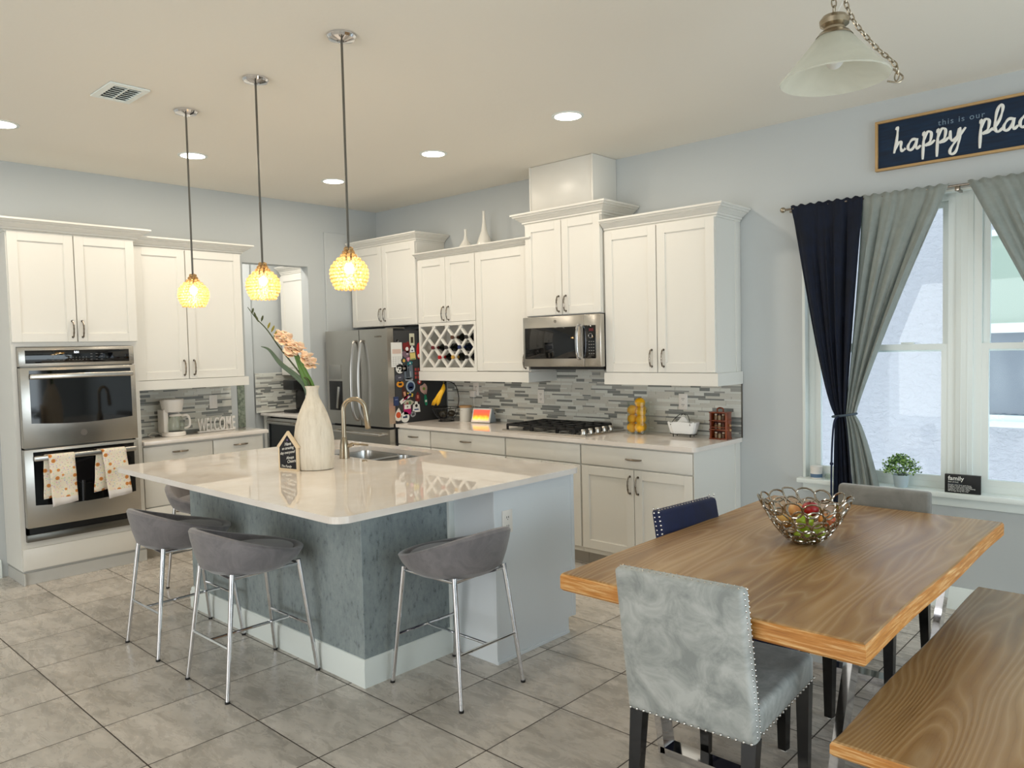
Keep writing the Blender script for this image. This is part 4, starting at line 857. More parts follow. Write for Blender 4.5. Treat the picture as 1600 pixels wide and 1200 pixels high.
# ------------------------------------------------------------------ pantry beyond the doorway
b = B(); b.box(-1.404, XL - 0.122, -0.64, -0.002, 0.8845, 0.914, 0.003); tag(b.out('countertop', QUARTZ), 'white quartz countertop seen through the pantry doorway', 'countertop')
t = thing('recessed_light', 'added recessed ceiling light, out of view, brightening the pantry beyond the doorway', 'ceiling light', (-0.85, -1.3, H), 0, 'recessed ceiling lights')  # unseen ceiling light, added to brighten the pantry
b = B(); b.lathe([(0.082, -0.0005), (0.10, -0.0005), (0.10, -0.004), (0.082, -0.006)], 36); b.out('trim_ring', TRIM, t)
b = B(); b.cyl((0, 0, -0.0005), (0, 0, -0.004), 0.083, seg=36); b.out('diffuser', LEDD, t)
L = bpy.data.lights.new('pantry_fill', 'AREA'); L.shape = 'DISK'; L.size = 0.3; L.energy = 22; L.color = (1.0, 0.93, 0.84); o = bpy.data.objects.new('pantry_fill', L); COL.objects.link(o); o.location = (0, 0, -0.012); o.parent = t
t = thing('wine_fridge', 'black glass wine cooler under the pantry counter', 'wine cooler', (-1.32, -0.002, 0))
b = B(); b.box(0, 0.6, -0.57, -0.0, 0.06, 0.872, 0.003); b.out('case', BLACK, t)
b = B()
for q in ((0, 0.03, 0.1, 0.865), (0.57, 0.6, 0.1, 0.865), (0.03, 0.57, 0.1, 0.13), (0.03, 0.57, 0.80, 0.865)): b.box(q[0], q[1], -0.615, -0.575, q[2], q[3], 0.002)
d = b.out('door_frame', STEEL, t); b = B(); b.box(0.03, 0.57, -0.605, -0.585, 0.13, 0.80); b.out('door_glass', mat('cooler_glass', (12, 18, 24), 0.05), d)
b = B(); b.tube([(0.05, -0.615, 0.825), (0.05, -0.65, 0.825), (0.55, -0.65, 0.825), (0.55, -0.615, 0.825)], 0.01, 8); b.out('handle', STEEL, d)
t = thing('base_cabinet', 'white filler cabinet beside the wine cooler in the pantry', 'cabinet', (0, 0, 0)); carcass(t, -1.404, -1.324, -0.60, -0.002, 0.0, 0.884); b = B(); b.box(-0.715, XL - 0.125, -0.60, -0.002, 0, 0.884); b.out('side_body', WHITE, t, False)
t = thing('wall_cabinet', 'white wall cabinet glimpsed through the pantry doorway', 'cabinet', (0, 0, 0)); carcass(t, -1.40, XL - 0.125, -0.33, -0.002, 1.34, 2.45)
d = shaker(t, -1.39, -0.80, 1.40, 2.42, -0.35); d = shaker(t, -0.798, XL - 0.13, 1.40, 2.42, -0.35); crown(t, -1.40, XL - 0.13, -0.01, -0.33, 2.44, 0.08, 0.08, left=False, right=False); b = B(); b.box(-1.40, XL - 0.13, -0.36, -0.34, 1.32, 1.395, 0.002); b.out('light_rail', WHITE, t)
t = thing('espresso_machine', 'black coffee machine on the pantry counter behind the vase', 'coffee machine', (-1.08, -0.33, 0.914))
b = B(); b.box(-0.11, 0.11, -0.15, 0.13, 0.0, 0.03, 0.006); b.box(-0.11, 0.11, 0.0, 0.13, 0.03, 0.36, 0.01); b.box(-0.11, 0.11, -0.15, 0.02, 0.25, 0.36, 0.012); b.out('body', BLACK, t)
b = B(); b.cyl((0, -0.07, 0.22), (0, -0.07, 0.25), 0.028); b.out('spout', DSTEEL, t)

# ------------------------------------------------------------------ island
t = thing('kitchen_island', 'kitchen island with concrete-look panels and white cabinet end', 'island', (0, 0, 0))
b = B(); b.box(1.67, 3.442, -2.838, -2.262, 0.0, 0.884, 0.002); b.out('concrete_panels', CONC, t, False)
b = B(); b.box(3.438, 3.46, -2.30, -2.262, 0, 0.884, 0.002); b.out('corner_trim', TRIM, t)
b = B(); b.mould([(1.67, -2.262), (1.67, -2.838), (3.442, -2.838), (3.442, -2.30)], [(o_, z * 1.0) for o_, z in BBP]); b.out('skirting', TRIM, t)
ISW = mat('island_white', (226, 232, 236), 0.35)
b = B(); b.poly([(3.735, -2.262, 0), (3.735, -1.70, 0), (3.735, -1.70, 0.085), (3.735, -1.635, 0.085), (3.735, -1.635, 0.884), (3.735, -2.262, 0.884)], (0.015, 0, 0)); b.box(3.75, 3.757, -2.266, -1.70, 0, 0.018, 0.002); b.box(3.75, 3.754, -1.665, -1.645, 0.085, 0.884)
b.box(3.46, 3.75, -2.266, -2.252, 0, 0.884, 0.001); b.box(3.738, 3.754, -2.27, -2.25, 0, 0.884, 0.002); b.out('end_panel', ISW, t, False)
b = B(); b.box(1.67, 3.735, -2.26, -1.64, 0.1, 0.69); b.box(1.67, 2.0, -2.26, -1.64, 0.69, 0.884); b.box(2.745, 3.735, -2.26, -1.64, 0.69, 0.884); b.box(2.0, 2.745, -2.26, -2.15, 0.69, 0.884); b.box(2.0, 2.745, -1.725, -1.64, 0.69, 0.884); b.box(1.70, 3.735, -2.26, -1.71, 0, 0.1); b.out('cabinet_body', WHITE, t, False)
outlet('power_outlet', 'white outlet on the island end panel, behind the bar stool', (3.7515, -2.178, 0.705), PI / 2)
# counter with sink cut-out
def rounded(x0, x1, y0, y1, r, k=6):
    P = []
    for cx, cy, a0 in ((x1 - r, y1 - r, 0), (x0 + r, y1 - r, PI / 2), (x0 + r, y0 + r, PI), (x1 - r, y0 + r, 1.5 * PI)):
        for i in range(k + 1): a = a0 + PI / 2 * i / k; P.append((cx + r * math.cos(a), cy + r * math.sin(a)))
    return P
bm = bmesh.new()
outer = rounded(1.50, 3.808, -3.213, -1.627, 0.07, 8); SX0, SX1, SY0, SY1 = 2.01, 2.735, -2.14, -1.735
inner = rounded(SX0, SX1, SY0, SY1, 0.07, 6)
eds = []
for loop in (outer, inner):
    vs = [bm.verts.new((p[0], p[1], 0.914)) for p in loop]; eds += [bm.edges.new((vs[i], vs[(i + 1) % len(vs)])) for i in range(len(vs))]
bmesh.ops.triangle_fill(bm, edges=eds, use_beauty=True)
r = bmesh.ops.extrude_face_region(bm, geom=bm.faces[:])
for v_ in [g_ for g_ in r['geom'] if isinstance(g_, bmesh.types.BMVert)]: v_.co.z -= 0.0295
bb = B(); bb.m.free(); bb.m = bm; tag(bb.out('island_countertop', QUARTZ, smooth=False), 'large glossy white quartz island top with rounded corners', 'countertop')
t = thing('sink', 'undermount double-bowl stainless sink in the island top', 'sink', (0, 0, 0))
b = B(); SS = mat('sink_steel', (196, 196, 194), 0.22, 1.0)
for x0, x1 in ((SX0 + 0.005, 2.40), (2.425, SX1 - 0.005)):
    rings = []
    for dz, ins in ((0, 0), (-0.02, 0.002), (-0.15, 0.012), (-0.175, 0.04)):
        rings.append([(p[0], p[1], 0.8845 + dz) for p in rounded(x0 + ins, x1 - ins, SY0 + 0.005 + ins, SY1 - 0.005 - ins, 0.055, 5)])
    b.loft(rings[::-1], True, False); bot = [b.m.verts.new(p) for p in rings[-1]]; b.m.faces.new(bot)
b.box(2.398, 2.427, SY0 + 0.02, SY1 - 0.02, 0.868, 0.884, 0.003); b.out('bowls', SS, t)
for x in (2.2, 2.57): b = B(); b.cyl((x, -1.93, 0.7105), (x, -1.93, 0.714), 0.04); b.out('drain', DSTEEL, t)
t = thing('kitchen_faucet', 'brushed nickel gooseneck faucet at the island sink', 'faucet', (2.405, -2.195, 0.914))
b = B(); b.lathe([(0, 0), (0.031, 0), (0.031, 0.008), (0.029, 0.05), (0.027, 0.085), (0.019, 0.12), (0.0145, 0.13)], 28); b.out('base', NICKEL, t)
dr = Vector((0.55, 0.83, 0)).normalized(); A = lambda s, z: (dr.x * s, dr.y * s, z)
b = B(); P = [A(0, 0.12), A(0, 0.27)] + [A(0.066 - 0.066 * math.cos(a), 0.295 + 0.068 * math.sin(a)) for a in [PI * k / 10 for k in range(0, 10)]] + [A(0.135, 0.28), A(0.138, 0.26)]
b.tube(catmull(P, 3), 0.0145, 14); b.out('spout', NICKEL, t)
b = B(); b.tube([A(0.1365, 0.268), A(0.139, 0.25), A(0.148, 0.18), A(0.149, 0.175)], [0.0155, 0.0165, 0.0175, 0.015], 14); b.out('spray_head', NICKEL, t)
b = B(); b.tube([(0.02, 0.012, 0.075), (0.05, 0.03, 0.088), (0.055, 0.032, 0.09), (0.14, 0.075, 0.083)], [0.012, 0.012, 0.007, 0.006], 10); b.out('lever', NICKEL, t)
b = B(); b.lathe([(0, 0.0), (0.016, 0), (0.016, 0.004), (0.012, 0.008), (0, 0.009)], 20, (2.615, -2.20, 0.914)); tag(b.out('disposal_button', NICKEL), 'small round nickel button on the island top by the sink', 'button')
# vase with gladiolus
t = thing('floor_bottle_vase', 'large bleached-wood bottle vase on the island', 'vase', (2.62, -2.545, 0.914)); t.name = 'bottle_vase'
b = B(); rings = []
for r_, z in ((0.092, 0.0), (0.105, 0.004), (0.110, 0.05), (0.113, 0.12), (0.111, 0.18), (0.100, 0.25), (0.082, 0.31), (0.060, 0.36), (0.040, 0.40), (0.033, 0.425), (0.034, 0.45), (0.042, 0.468), (0.036, 0.469), (0.027, 0.44)):
    rings.append([(r_ * math.cos(a), r_ * 0.72 * math.sin(a), z) for a in [k / 40 * 2 * PI for k in range(40)]])
vs = b.loft(rings, True, True); b.out('body', VASE, t); t.rotation_euler = (0, 0, YAW)
g = thing('gladiolus', 'peach gladiolus stem with two long green leaves, leaning from the vase', 'flower', (2.60, -2.54, 1.0))
gl = lambda p: Vector(p) - Vector((2.60, -2.54, 1.0))
GREEN = mat('leaf_green', (78, 116, 40), 0.45); GR2 = mat('leaf_dark_green', (72, 92, 70), 0.5); STEMG = mat('stem_green', (54, 66, 30), 0.5)
PEACH = mat('peach_petal', (255, 226, 196), 0.6, 0.0, Subsurface_Weight=0.3, Subsurface_Radius=(0.02, 0.01, 0.006))
stemP = [(2.60, -2.545, 1.0), (2.60, -2.545, 1.37), (2.55, -2.565, 1.44), (2.50, -2.60, 1.52), (2.453, -2.64, 1.602), (2.399, -2.684, 1.705), (2.352, -2.722, 1.771), (2.317, -2.751, 1.834)]
b = B(); P = catmull([gl(p) for p in stemP], 6); b.tube(P, [0.0065 - 0.0045 * i / (len(P) - 1) for i in range(len(P))], 8); b.out('stem', STEMG, g)
def leaf(P, w, m):
    P = catmull([gl(p) for p in P], 6); k = len(P); b = B(); rows = []
    for i, p in enumerate(P):
        tt = (P[min(i + 1, k - 1)] - P[max(0, i - 1)]).normalized(); sd = tt.cross(fw).normalized(); ww = w * math.sin(PI * min(0.97, (0.28 + 0.72 * i / (k - 1)))) + 0.0008
        rows.append([p - sd * ww, p + fw * ww * 0.35, p + sd * ww])
    b.loft(rows, False, False); o = b.out('leaf', m, g); md = o.modifiers.new('thickness', 'SOLIDIFY'); md.thickness = 0.0015
leaf([(2.60, -2.54, 1.28), (2.598, -2.54, 1.37), (2.57, -2.56, 1.45), (2.53, -2.58, 1.55), (2.497, -2.60, 1.645)], 0.024, GREEN)
leaf([(2.60, -2.55, 1.28), (2.575, -2.56, 1.38), (2.53, -2.59, 1.44), (2.46, -2.64, 1.51), (2.41, -2.68, 1.59), (2.375, -2.71, 1.61)], 0.015, GR2)
def petal(b, c, d, L, w, cup):
    d = d.normalized(); s = d.cross(Vector((0.2, 0.3, 1))).normalized(); nrm = s.cross(d); rows = []
    for i in range(7):
        t_ = i / 6; ww = w * math.sin(PI * (0.12 + 0.8 * t_)) ** 0.7; bend = cup * t_ * t_
        cpt = c + d * L * t_ + nrm * bend
        rows.append([cpt + s * ww * q + nrm * (0.25 * w * q * q - 0.002 * math.sin(q * 9 + i)) for q in (-1, -0.5, 0, 0.5, 1)])
    b.loft(rows, False, False)
def bloom(c, d, L):
    b = B(); d = Vector(d).normalized(); o1 = d.orthogonal().normalized(); o2 = d.cross(o1)
    for k in range(9):
        a = k * PI / 3 + (0.5 if k > 5 else 0); dd = (d * (0.8 if k % 2 else 1.05) + (o1 * math.cos(a) + o2 * math.sin(a)) * (0.8 if k < 6 else 0.3)); petal(b, gl(c), dd, L * (1 if k < 6 else 0.75), L * 0.46, -0.012)
    o = b.out('bloom', PEACH, g); md = o.modifiers.new('thickness', 'SOLIDIFY'); md.thickness = 0.001
right = Vector((R2.x, R2.y, R2.z)); upv = Vector((0, 0, 1))
for c, L in (((2.452, -2.632, 1.66), 0.055), ((2.475, -2.615, 1.64), 0.062), ((2.50, -2.598, 1.60), 0.068), ((2.49, -2.603, 1.555), 0.06), ((2.53, -2.57, 1.585), 0.055), ((2.565, -2.55, 1.535), 0.06), ((2.58, -2.53, 1.50), 0.058)):
    bloom(c, right * 0.55 + upv * 0.4 - fw * 0.65 + Vector((random.uniform(-.3, .3), random.uniform(-.3, .3), random.uniform(-.4, .3))), L)
for k, (p, dd) in enumerate((((2.335, -2.735, 1.80), 0.5), ((2.352, -2.722, 1.775), -0.6), ((2.37, -2.70, 1.752), 0.6), ((2.40, -2.68, 1.71), 0.8), ((2.418, -2.668, 1.69), 0.9), ((2.43, -2.66, 1.66), 0.9), ((2.36, -2.712, 1.75), -0.8))):
    b = B(); q = gl(p); dv = (right * dd * 0.5 + upv * 0.9).normalized(); L = 0.03 + 0.003 * k; b.tube([q, q + dv * L * 0.4, q + dv * L * 0.8, q + dv * L], [0.002, 0.0065, 0.005, 0.001], 8); b.out('bud', mat('bud_yellow_green', (140, 130, 30), 0.5) if k in (3, 4, 5) else STEMG, g)
# chalkboard house sign
t = thing('chalkboard_sign', 'small house-shaped chalkboard sign with handwriting leaning on the island', 'sign', (2.545, -2.668, 0.914), math.radians(10))
FRAMEW = mat('pale_wood_frame', (224, 204, 172), 0.5)
b = B(); w = 0.078
pts = [(-w, 0), (w, 0), (w, 0.128), (w + 0.012, 0.132), (0, 0.222), (-w - 0.012, 0.132), (-w, 0.128)]
b.poly([(x, 0, z) for x, z in pts], (0, 0.014, 0)); fr_ = b.out('frame', FRAMEW, t, False)
b = B(); b.box(-0.02, 0.02, 0.014, 0.016, 0, 0.1); vs = b.box(-0.015, 0.015, 0.014, 0.06, 0.0, 0.012); b.out('easel_foot', mat('dark_board', (60, 44, 34), 0.7), t)
b = B(); wi = 0.066; b.poly([(x, -0.0012, z) for x, z in ((-wi, 0.012), (wi, 0.012), (wi, 0.128), (0, 0.198), (-wi, 0.128))], (0, 0.003, 0)); bd = b.out('board', mat('chalkboard', (16, 18, 26), 0.7), t, False)
for s_t, z, sz, x in (('Have', 0.138, 0.026, -0.022), ('an amazing', 0.113, 0.022, -0.045), ('day everyone!', 0.086, 0.0215, -0.06), ('Always', 0.063, 0.022, -0.012), ('Cheers', 0.042, 0.024, -0.005), ('The Family', 0.018, 0.019, -0.056)):
    text('handwriting', s_t, sz, LETTER, bd, (x, -0.0016, z), (PI / 2, -0.16 if z > 0.03 else 0, 0), 0.0003, 'LEFT', 0.35)
text('heart', 'o', 0.02, mat('chalk_purple', (150, 120, 190), 0.7), bd, (-0.005, -0.0016, 0.168), FY, 0.0003)

# ------------------------------------------------------------------ bar stools (local: faces +y)
def make_stool(label):
    t = thing('bar_stool', label, 'bar stool', (0, 0, 0), 0, 'grey upholstered bar stools with chrome legs')
    K = 48; rings = []
    def rim(a):   # a = angle, -90deg = rear
        s = (1 - math.sin(a)) / 2; return 0.62 + 0.143 * (s ** 1.5), 0.268 if math.sin(a) < 0 else 0.268 - 0.012 * math.sin(a)
    prof_o = [(0.02, 0.532, 0), (0.13, 0.535, 0), (0.19, 0.548, 0), (0.228, 0.576, 0)]
    for r_, z, _ in prof_o: rings.append([(r_ * math.cos(a), r_ * math.sin(a), z) for a in [k / K * 2 * PI for k in range(K)]])
    for f, ins in ((0.35, 0.012), (0.7, 0.004), (0.93, 0.0), (1.0, 0.008), (1.015, 0.02), (0.98, 0.034)):
        ring = []
        for k in range(K):
            a = k / K * 2 * PI; rz, rr = rim(a); z = 0.576 + (rz - 0.576) * f; r_ = 0.228 + (rr - 0.228) * min(1, f * 1.15) ** 0.8 - (ins if f >= 1 or f == 0.98 else 0); ring.append((r_ * math.cos(a), r_ * math.sin(a), z))
        rings.append(ring)
    for r_, dz in ((0.20, 0.0), (0.188, -0.004)):
        ring = []
        for k in range(K):
            a = k / K * 2 * PI; rz, rr = rim(a); z = max(0.606, 0.602 + (rz - 0.62) * 0.25) if r_ > 0.195 else 0.604; ring.append((r_ * math.cos(a), r_ * math.sin(a), z))
        rings.append(ring)
    b = B(); b.loft(rings, True, True); b.out('shell', STOOLF, t)
    b = B(); b.lathe([(0.2, 0.592), (0.207, 0.606), (0.2, 0.62), (0.16, 0.63), (0.0, 0.634)], 40, (0, 0.012, 0)); b.out('seat_cushion', STOOLF, t)
    top = [(-0.155, -0.165), (0.155, -0.165), (0.165, 0.165), (-0.165, 0.165)]; bot = [(-0.2, -0.237), (0.2, -0.237), (0.2, 0.235), (-0.2, 0.235)]
    tb = lambda i, z: Vector((bot[i][0] + (top[i][0] - bot[i][0]) * z / 0.6, bot[i][1] + (top[i][1] - bot[i][1]) * z / 0.6, z))
    for i in range(4):
        b = B(); b.tube([tb(i, 0.002), tb(i, 0.565)], [0.0095, 0.012], 14); lg = b.out('leg', CHROME, t)
        b = B(); p = tb(i, 0); b.cyl((p.x, p.y, 0), (p.x, p.y, 0.01), 0.0115, seg=14); b.out('foot_cap', BLACK, lg)
    zb = 0.235
    for i, j in ((0, 1), (3, 2)):
        b = B(); b.tube([tb(i, zb), tb(j, zb)], 0.007, 10); b.out('footrest', CHROME, t)
    b = B(); p, q = (tb(0, zb) + tb(1, zb)) / 2, (tb(3, zb) + tb(2, zb)) / 2; b.tube([p, q], 0.007, 10); b.out('stretcher', CHROME, t)
    b = B(); b.tube([tb(0, 0.545), tb(1, 0.545), tb(2, 0.545), tb(3, 0.545)], 0.008, 8, closed=True); b.out('seat_ring', CHROME, t)
    return t
st = make_stool('grey bar stool on the long side of the island, nearest the camera corner'); st.location = (2.90, -3.11, 0)
dup(st, (2.165, -3.112, 0), 0, 'grey bar stool on the long side of the island, nearer the ovens')
dup(st, (3.735, -2.525, 0), PI / 2, 'grey bar stool tucked at the short end of the island, facing away from the table')
dup(st, (1.395, -2.585, 0), -PI / 2, 'grey bar stool at the oven end, mostly hidden behind the island')

# ------------------------------------------------------------------ lights
def pendant(x, y, label):
    t = thing('pendant_lamp', label, 'pendant lamp', (x, y, H), 0, 'crystal pendant lamps over the island')
    zt = 2.045 - H
    b = B(); b.lathe([(0, 0), (0.066, 0), (0.066, -0.008), (0.058, -0.018), (0.03, -0.026), (0.012, -0.03), (0, -0.03)], 32); b.out('canopy', CHROME, t)
    b = B(); b.cyl((0, 0, -0.02), (0, 0, zt), 0.0055, seg=10); b.out('rod', DSTEEL, t)
    b = B(); b.lathe([(0, 0.0), (0.012, 0), (0.014, -0.03), (0.02, -0.05), (0.018, -0.06), (0, -0.06)], 16, (0, 0, zt)); b.out('socket', DSTEEL, t)
    b = B(); b2 = B(); rows = 12
    for i in range(rows):
        v_ = i / (rows - 1); z = zt - 0.008 - 0.176 * v_
        r_ = 0.015 + 0.012 * v_ / 0.15 if v_ < 0.15 else 0.027 + 0.054 * math.sin(min(1, (v_ - 0.15) / 0.42) * PI / 2) ** 1.1
        if v_ > 0.62: r_ = 0.082 * math.cos((v_ - 0.62) / 0.38 * 0.75)
        nb_ = max(5, int(2 * PI * r_ / 0.0195))
        for k in range(nb_):
            a = (k + 0.5 * (i % 2)) / nb_ * 2 * PI; c = Vector((r_ * math.cos(a), r_ * math.sin(a), z)); n_ = Vector((math.cos(a), math.sin(a), 0)); t_ = Vector((-math.sin(a), math.cos(a), 0))
            b.ball(c, 0.0080, 8, 6)
            b2.tube([c + n_ * 0.002 + t_ * 0.0090 * math.cos(q) + Vector((0, 0, 0.0090 * math.sin(q))) for q in [w_ / 10 * 2 * PI for w_ in range(10)]], 0.0009, 4, closed=True)
    b.out('crystal_shade', BEAD, t); b2.out('wire_cage', mat('copper_wire', (220, 178, 130), 0.3, 1.0), t)
    b = B(); b.ball((0, 0, zt - 0.095), 0.022, 16, 12, (1, 1, 1.2)); b.out('bulb', BULB, t)
    L = bpy.data.lights.new('pendant_glow', 'POINT'); L.energy = 3.2; L.color = (1.0, 0.78, 0.48); L.shadow_soft_size = 0.03; lo = bpy.data.objects.new('pendant_glow', L); COL.objects.link(lo); lo.location = (0, 0, zt - 0.135); lo.parent = t
pendant(3.435, -2.85, 'crystal pendant lamp nearest the camera, over the island corner')
pendant(2.672, -2.85, 'crystal pendant lamp in the middle of the three')
pendant(1.915, -2.873, 'crystal pendant lamp nearest the ovens, farthest of the three')
def downlight(x, y, label):
    t = thing('recessed_light', label, 'ceiling light', (x, y, H), 0, 'recessed ceiling lights')
    b = B(); b.lathe([(0.082, -0.0005), (0.10, -0.0005), (0.10, -0.004), (0.082, -0.006)], 36); b.out('trim_ring', TRIM, t)
    b = B(); b.cyl((0, 0, -0.0005), (0, 0, -0.004), 0.083, seg=36); b.out('diffuser', LEDD, t)
    L = bpy.data.lights.new('downlight_beam', 'AREA'); L.shape = 'DISK'; L.size = 0.16; L.energy = 7.0; L.color = (1.0, 0.88, 0.72); o = bpy.data.objects.new('downlight_beam', L); COL.objects.link(o); o.location = (0, 0, -0.012); o.parent = t
downlight(3.378, -1.152, 'recessed ceiling light in front of the duct chase')
downlight(2.136, -1.157, 'recessed ceiling light in front of the wine cabinet')
downlight(0.903, -1.174, 'recessed ceiling light nearest the refrigerator')
downlight(0.953, -2.39, 'recessed ceiling light between the pendant rods, near the left cabinets')
downlight(0.929, -3.56, 'recessed ceiling light at the left edge, in front of the ovens')
t = thing('air_vent', 'white square ceiling air vent with louvres', 'vent', (1.995, -3.265, H))
b = B(); b.mould([(-0.145, -0.10), (0.145, -0.10), (0.145, 0.10), (-0.145, 0.10)], [(0, -0.002), (0, -0.010), (-0.03, -0.012), (-0.035, -0.002)], closed=True); b.out('frame', TRIM, t)
b = B(); b.box(-0.115, 0.115, -0.07, 0.07, -0.0015, -0.0005); b.out('duct_shadow', GAP, t)
b = B()
for k in range(7):
    x = -0.1 + k * 0.033
    for y0_, y1_ in ((-0.066, -0.004), (0.004, 0.066)): vs = b.box(-0.0145, 0.0145, y0_, y1_, -0.001, 0.001); b.xf(vs, Matrix.Translation((x, 0, -0.008)) @ Matrix.Rotation(0.55, 4, 'Y'))
b.box(-0.115, 0.115, -0.004, 0.004, -0.012, -0.004); b.out('louvres', TRIM, t)
# swag bowl lamp over the dining table
t = thing('bell_pendant', 'frosted glass bell pendant on a chain over the dining table', 'pendant lamp', (5.345, -2.13, 2.535))
b = B(); b.lathe([(0.045, 0.115), (0.068, 0.09), (0.105, 0.045), (0.145, -0.002), (0.168, -0.028), (0.184, -0.044), (0.181, -0.048), (0.164, -0.032), (0.14, -0.006), (0.1, 0.042), (0.064, 0.086), (0.042, 0.112)], 56); b.out('glass_shade', FROST, t)
b = B(); b.lathe([(0.062, 0.10), (0.05, 0.116), (0.034, 0.125), (0.034, 0.132), (0.048, 0.142), (0.05, 0.158), (0.04, 0.172), (0.015, 0.18), (0, 0.18)], 32); b.out('cap', NICKEL, t)
b = B(); b.ball((0, 0, 0.02), 0.03, 16, 12); b.cyl((0, 0, 0.04), (0, 0, 0.11), 0.016); b.out('unlit_bulb', mat('bulb_white', (230, 230, 226), 0.3), t)
def chain(b, P, n_):
    P = catmull(P, 12); L = [0]
    for i in range(1, len(P)): L.append(L[-1] + (P[i] - P[i - 1]).length)
    for k in range(n_):
        s = L[-1] * (k + 0.5) / n_; i = max(1, next((i for i, q in enumerate(L) if q >= s), len(P) - 1)); c = P[i - 1].lerp(P[i], (s - L[i - 1]) / max(1e-6, L[i] - L[i - 1])); d = (P[i] - P[i - 1]).normalized()
        o1 = d.orthogonal().normalized(); o2 = d.cross(o1); sd = o1 if k % 2 else o2; h_ = L[-1] / n_ * 0.66
        b.tube([c + d * math.cos(a) * h_ + sd * math.sin(a) * h_ * 0.5 for a in [q / 12 * 2 * PI for q in range(12)]], 0.0023, 6, closed=True)
b = B(); chain(b, [(0, 0, 0.18), (-0.004, 0, 0.30), (0.0, 0, 0.461)], 11); b.out('chain', NICKEL, t)
b = B(); chain(b, [(0.004, 0.0, 0.461), (0.02, 0.01, 0.28), (0.05, 0.03, 0.16), (0.11, 0.075, 0.06), (0.17, 0.10, -0.015), (0.172, 0.105, -0.065)], 26); b.tube(catmull([(0.165, 0.09, -0.03), (0.19, 0.115, -0.055), (0.18, 0.105, -0.075), (0.15, 0.08, -0.07)], 5), 0.003, 6); b.out('loose_chain', NICKEL, t)
b = B(); b.tube(catmull([(0.01, 0, 0.18), (0.05, 0.03, 0.30), (0.02, 0.01, 0.40), (0.0, 0, 0.461)], 6), 0.0012, 5); b.out('cord', WPLASTIC, t)
b = B(); b.lathe([(0, 0.4605), (0.065, 0.4605), (0.063, 0.445), (0.03, 0.435), (0, 0.433)], 30); b.out('canopy', NICKEL, t)

# ------------------------------------------------------------------ wall sign
t = thing('wall_sign', 'long navy wooden sign reading happy place above the window', 'sign', (4.822, -0.003, 2.572))
SW, SH = 1.24, 0.292
m = mat('navy_board', (8, 44, 84), 0.75); n = N(m); f = n.noise(n.obj((1.2, 1, 14)), 5, 5, 0.6); n.col(n.ramp(f, [(0.3, (2, 22, 44)), (0.7, (4, 42, 72))]))
b = B(); b.box(0.012, SW - 0.012, -0.014, 0, 0.012, SH - 0.012); b.out('board', m, t)
b = B()
for q in ((0, SW, 0, 0.014), (0, SW, SH - 0.014, SH), (0, 0.014, 0.014, SH - 0.014), (SW - 0.014, SW, 0.014, SH - 0.014)): b.box(q[0], q[1], -0.03, 0, q[2], q[3], 0.001)
b.out('frame', mat('natural_wood', (188, 152, 100), 0.5), t)
text('small_lettering', 'this is our', 0.045, LGREY, t, (0.335, -0.015, 0.205), FY, 0.0005, 'LEFT', 0, 1.22)
STROKES = {
 'h': [[(0.10, 1.0), (0.16, 1.08), (0.13, 0.6), (0.03, 0.0)], [(0.05, 0.12), (0.18, 0.42), (0.28, 0.44), (0.27, 0.2), (0.32, 0.05), (0.44, 0.14)]],
 'a': [[(0.36, 0.42), (0.2, 0.44), (0.06, 0.2), (0.1, 0.02), (0.24, 0.08), (0.38, 0.46)], [(0.38, 0.46), (0.33, 0.16), (0.38, 0.03), (0.5, 0.14)]],
 'p': [[(0.10, 0.5), (0.14, 0.62), (0.11, 0.1), (0.09, -0.5)], [(0.10, 0.22), (0.24, 0.62), (0.38, 0.56), (0.34, 0.22), (0.2, 0.08), (0.34, 0.10), (0.5, 0.24)]],
 'y': [[(0.06, 0.48), (0.06, 0.18), (0.14, 0.05), (0.28, 0.2), (0.36, 0.5)], [(0.38, 0.54), (0.36, 0.1), (0.24, -0.42), (0.08, -0.5), (0.06, -0.3), (0.28, 0.08), (0.56, 0.5)]],
 'l': [[(0.0, 0.12), (0.22, 0.5), (0.32, 0.95), (0.24, 1.08), (0.13, 0.8), (0.08, 0.25), (0.16, 0.03), (0.32, 0.14)]],
 'c': [[(0.36, 0.4), (0.26, 0.5), (0.08, 0.28), (0.1, 0.04), (0.26, 0.04), (0.42, 0.16)]],
 'e': [[(0.06, 0.2), (0.24, 0.26), (0.3, 0.42), (0.2, 0.5), (0.07, 0.28), (0.12, 0.04), (0.28, 0.04), (0.46, 0.2)]],
}
b = B(); X = 0.098; sc = 0.134
for ch in 'happy place':
    if ch == ' ': X += 0.055; continue
    for stroke in STROKES[ch]:
        P = catmull([(X + x * sc * 1.14, -0.017, 0.092 + z * sc + (X - 0.1) * 0.03) for x, z in stroke], 6)
        vs = b.tube(P, [0.0070 * (0.75 + 0.45 * abs(math.sin(i * 0.35))) for i in range(len(P))], 8)
        for v_ in vs: v_.co.y = -0.0165 + (v_.co.y + 0.017) * 0.3
    X += {'h': 0.42, 'a': 0.43, 'p': 0.43, 'y': 0.50, 'l': 0.26, 'c': 0.38, 'e': 0.4}[ch] * sc * 1.27
b.out('script_lettering', LETTER, t)

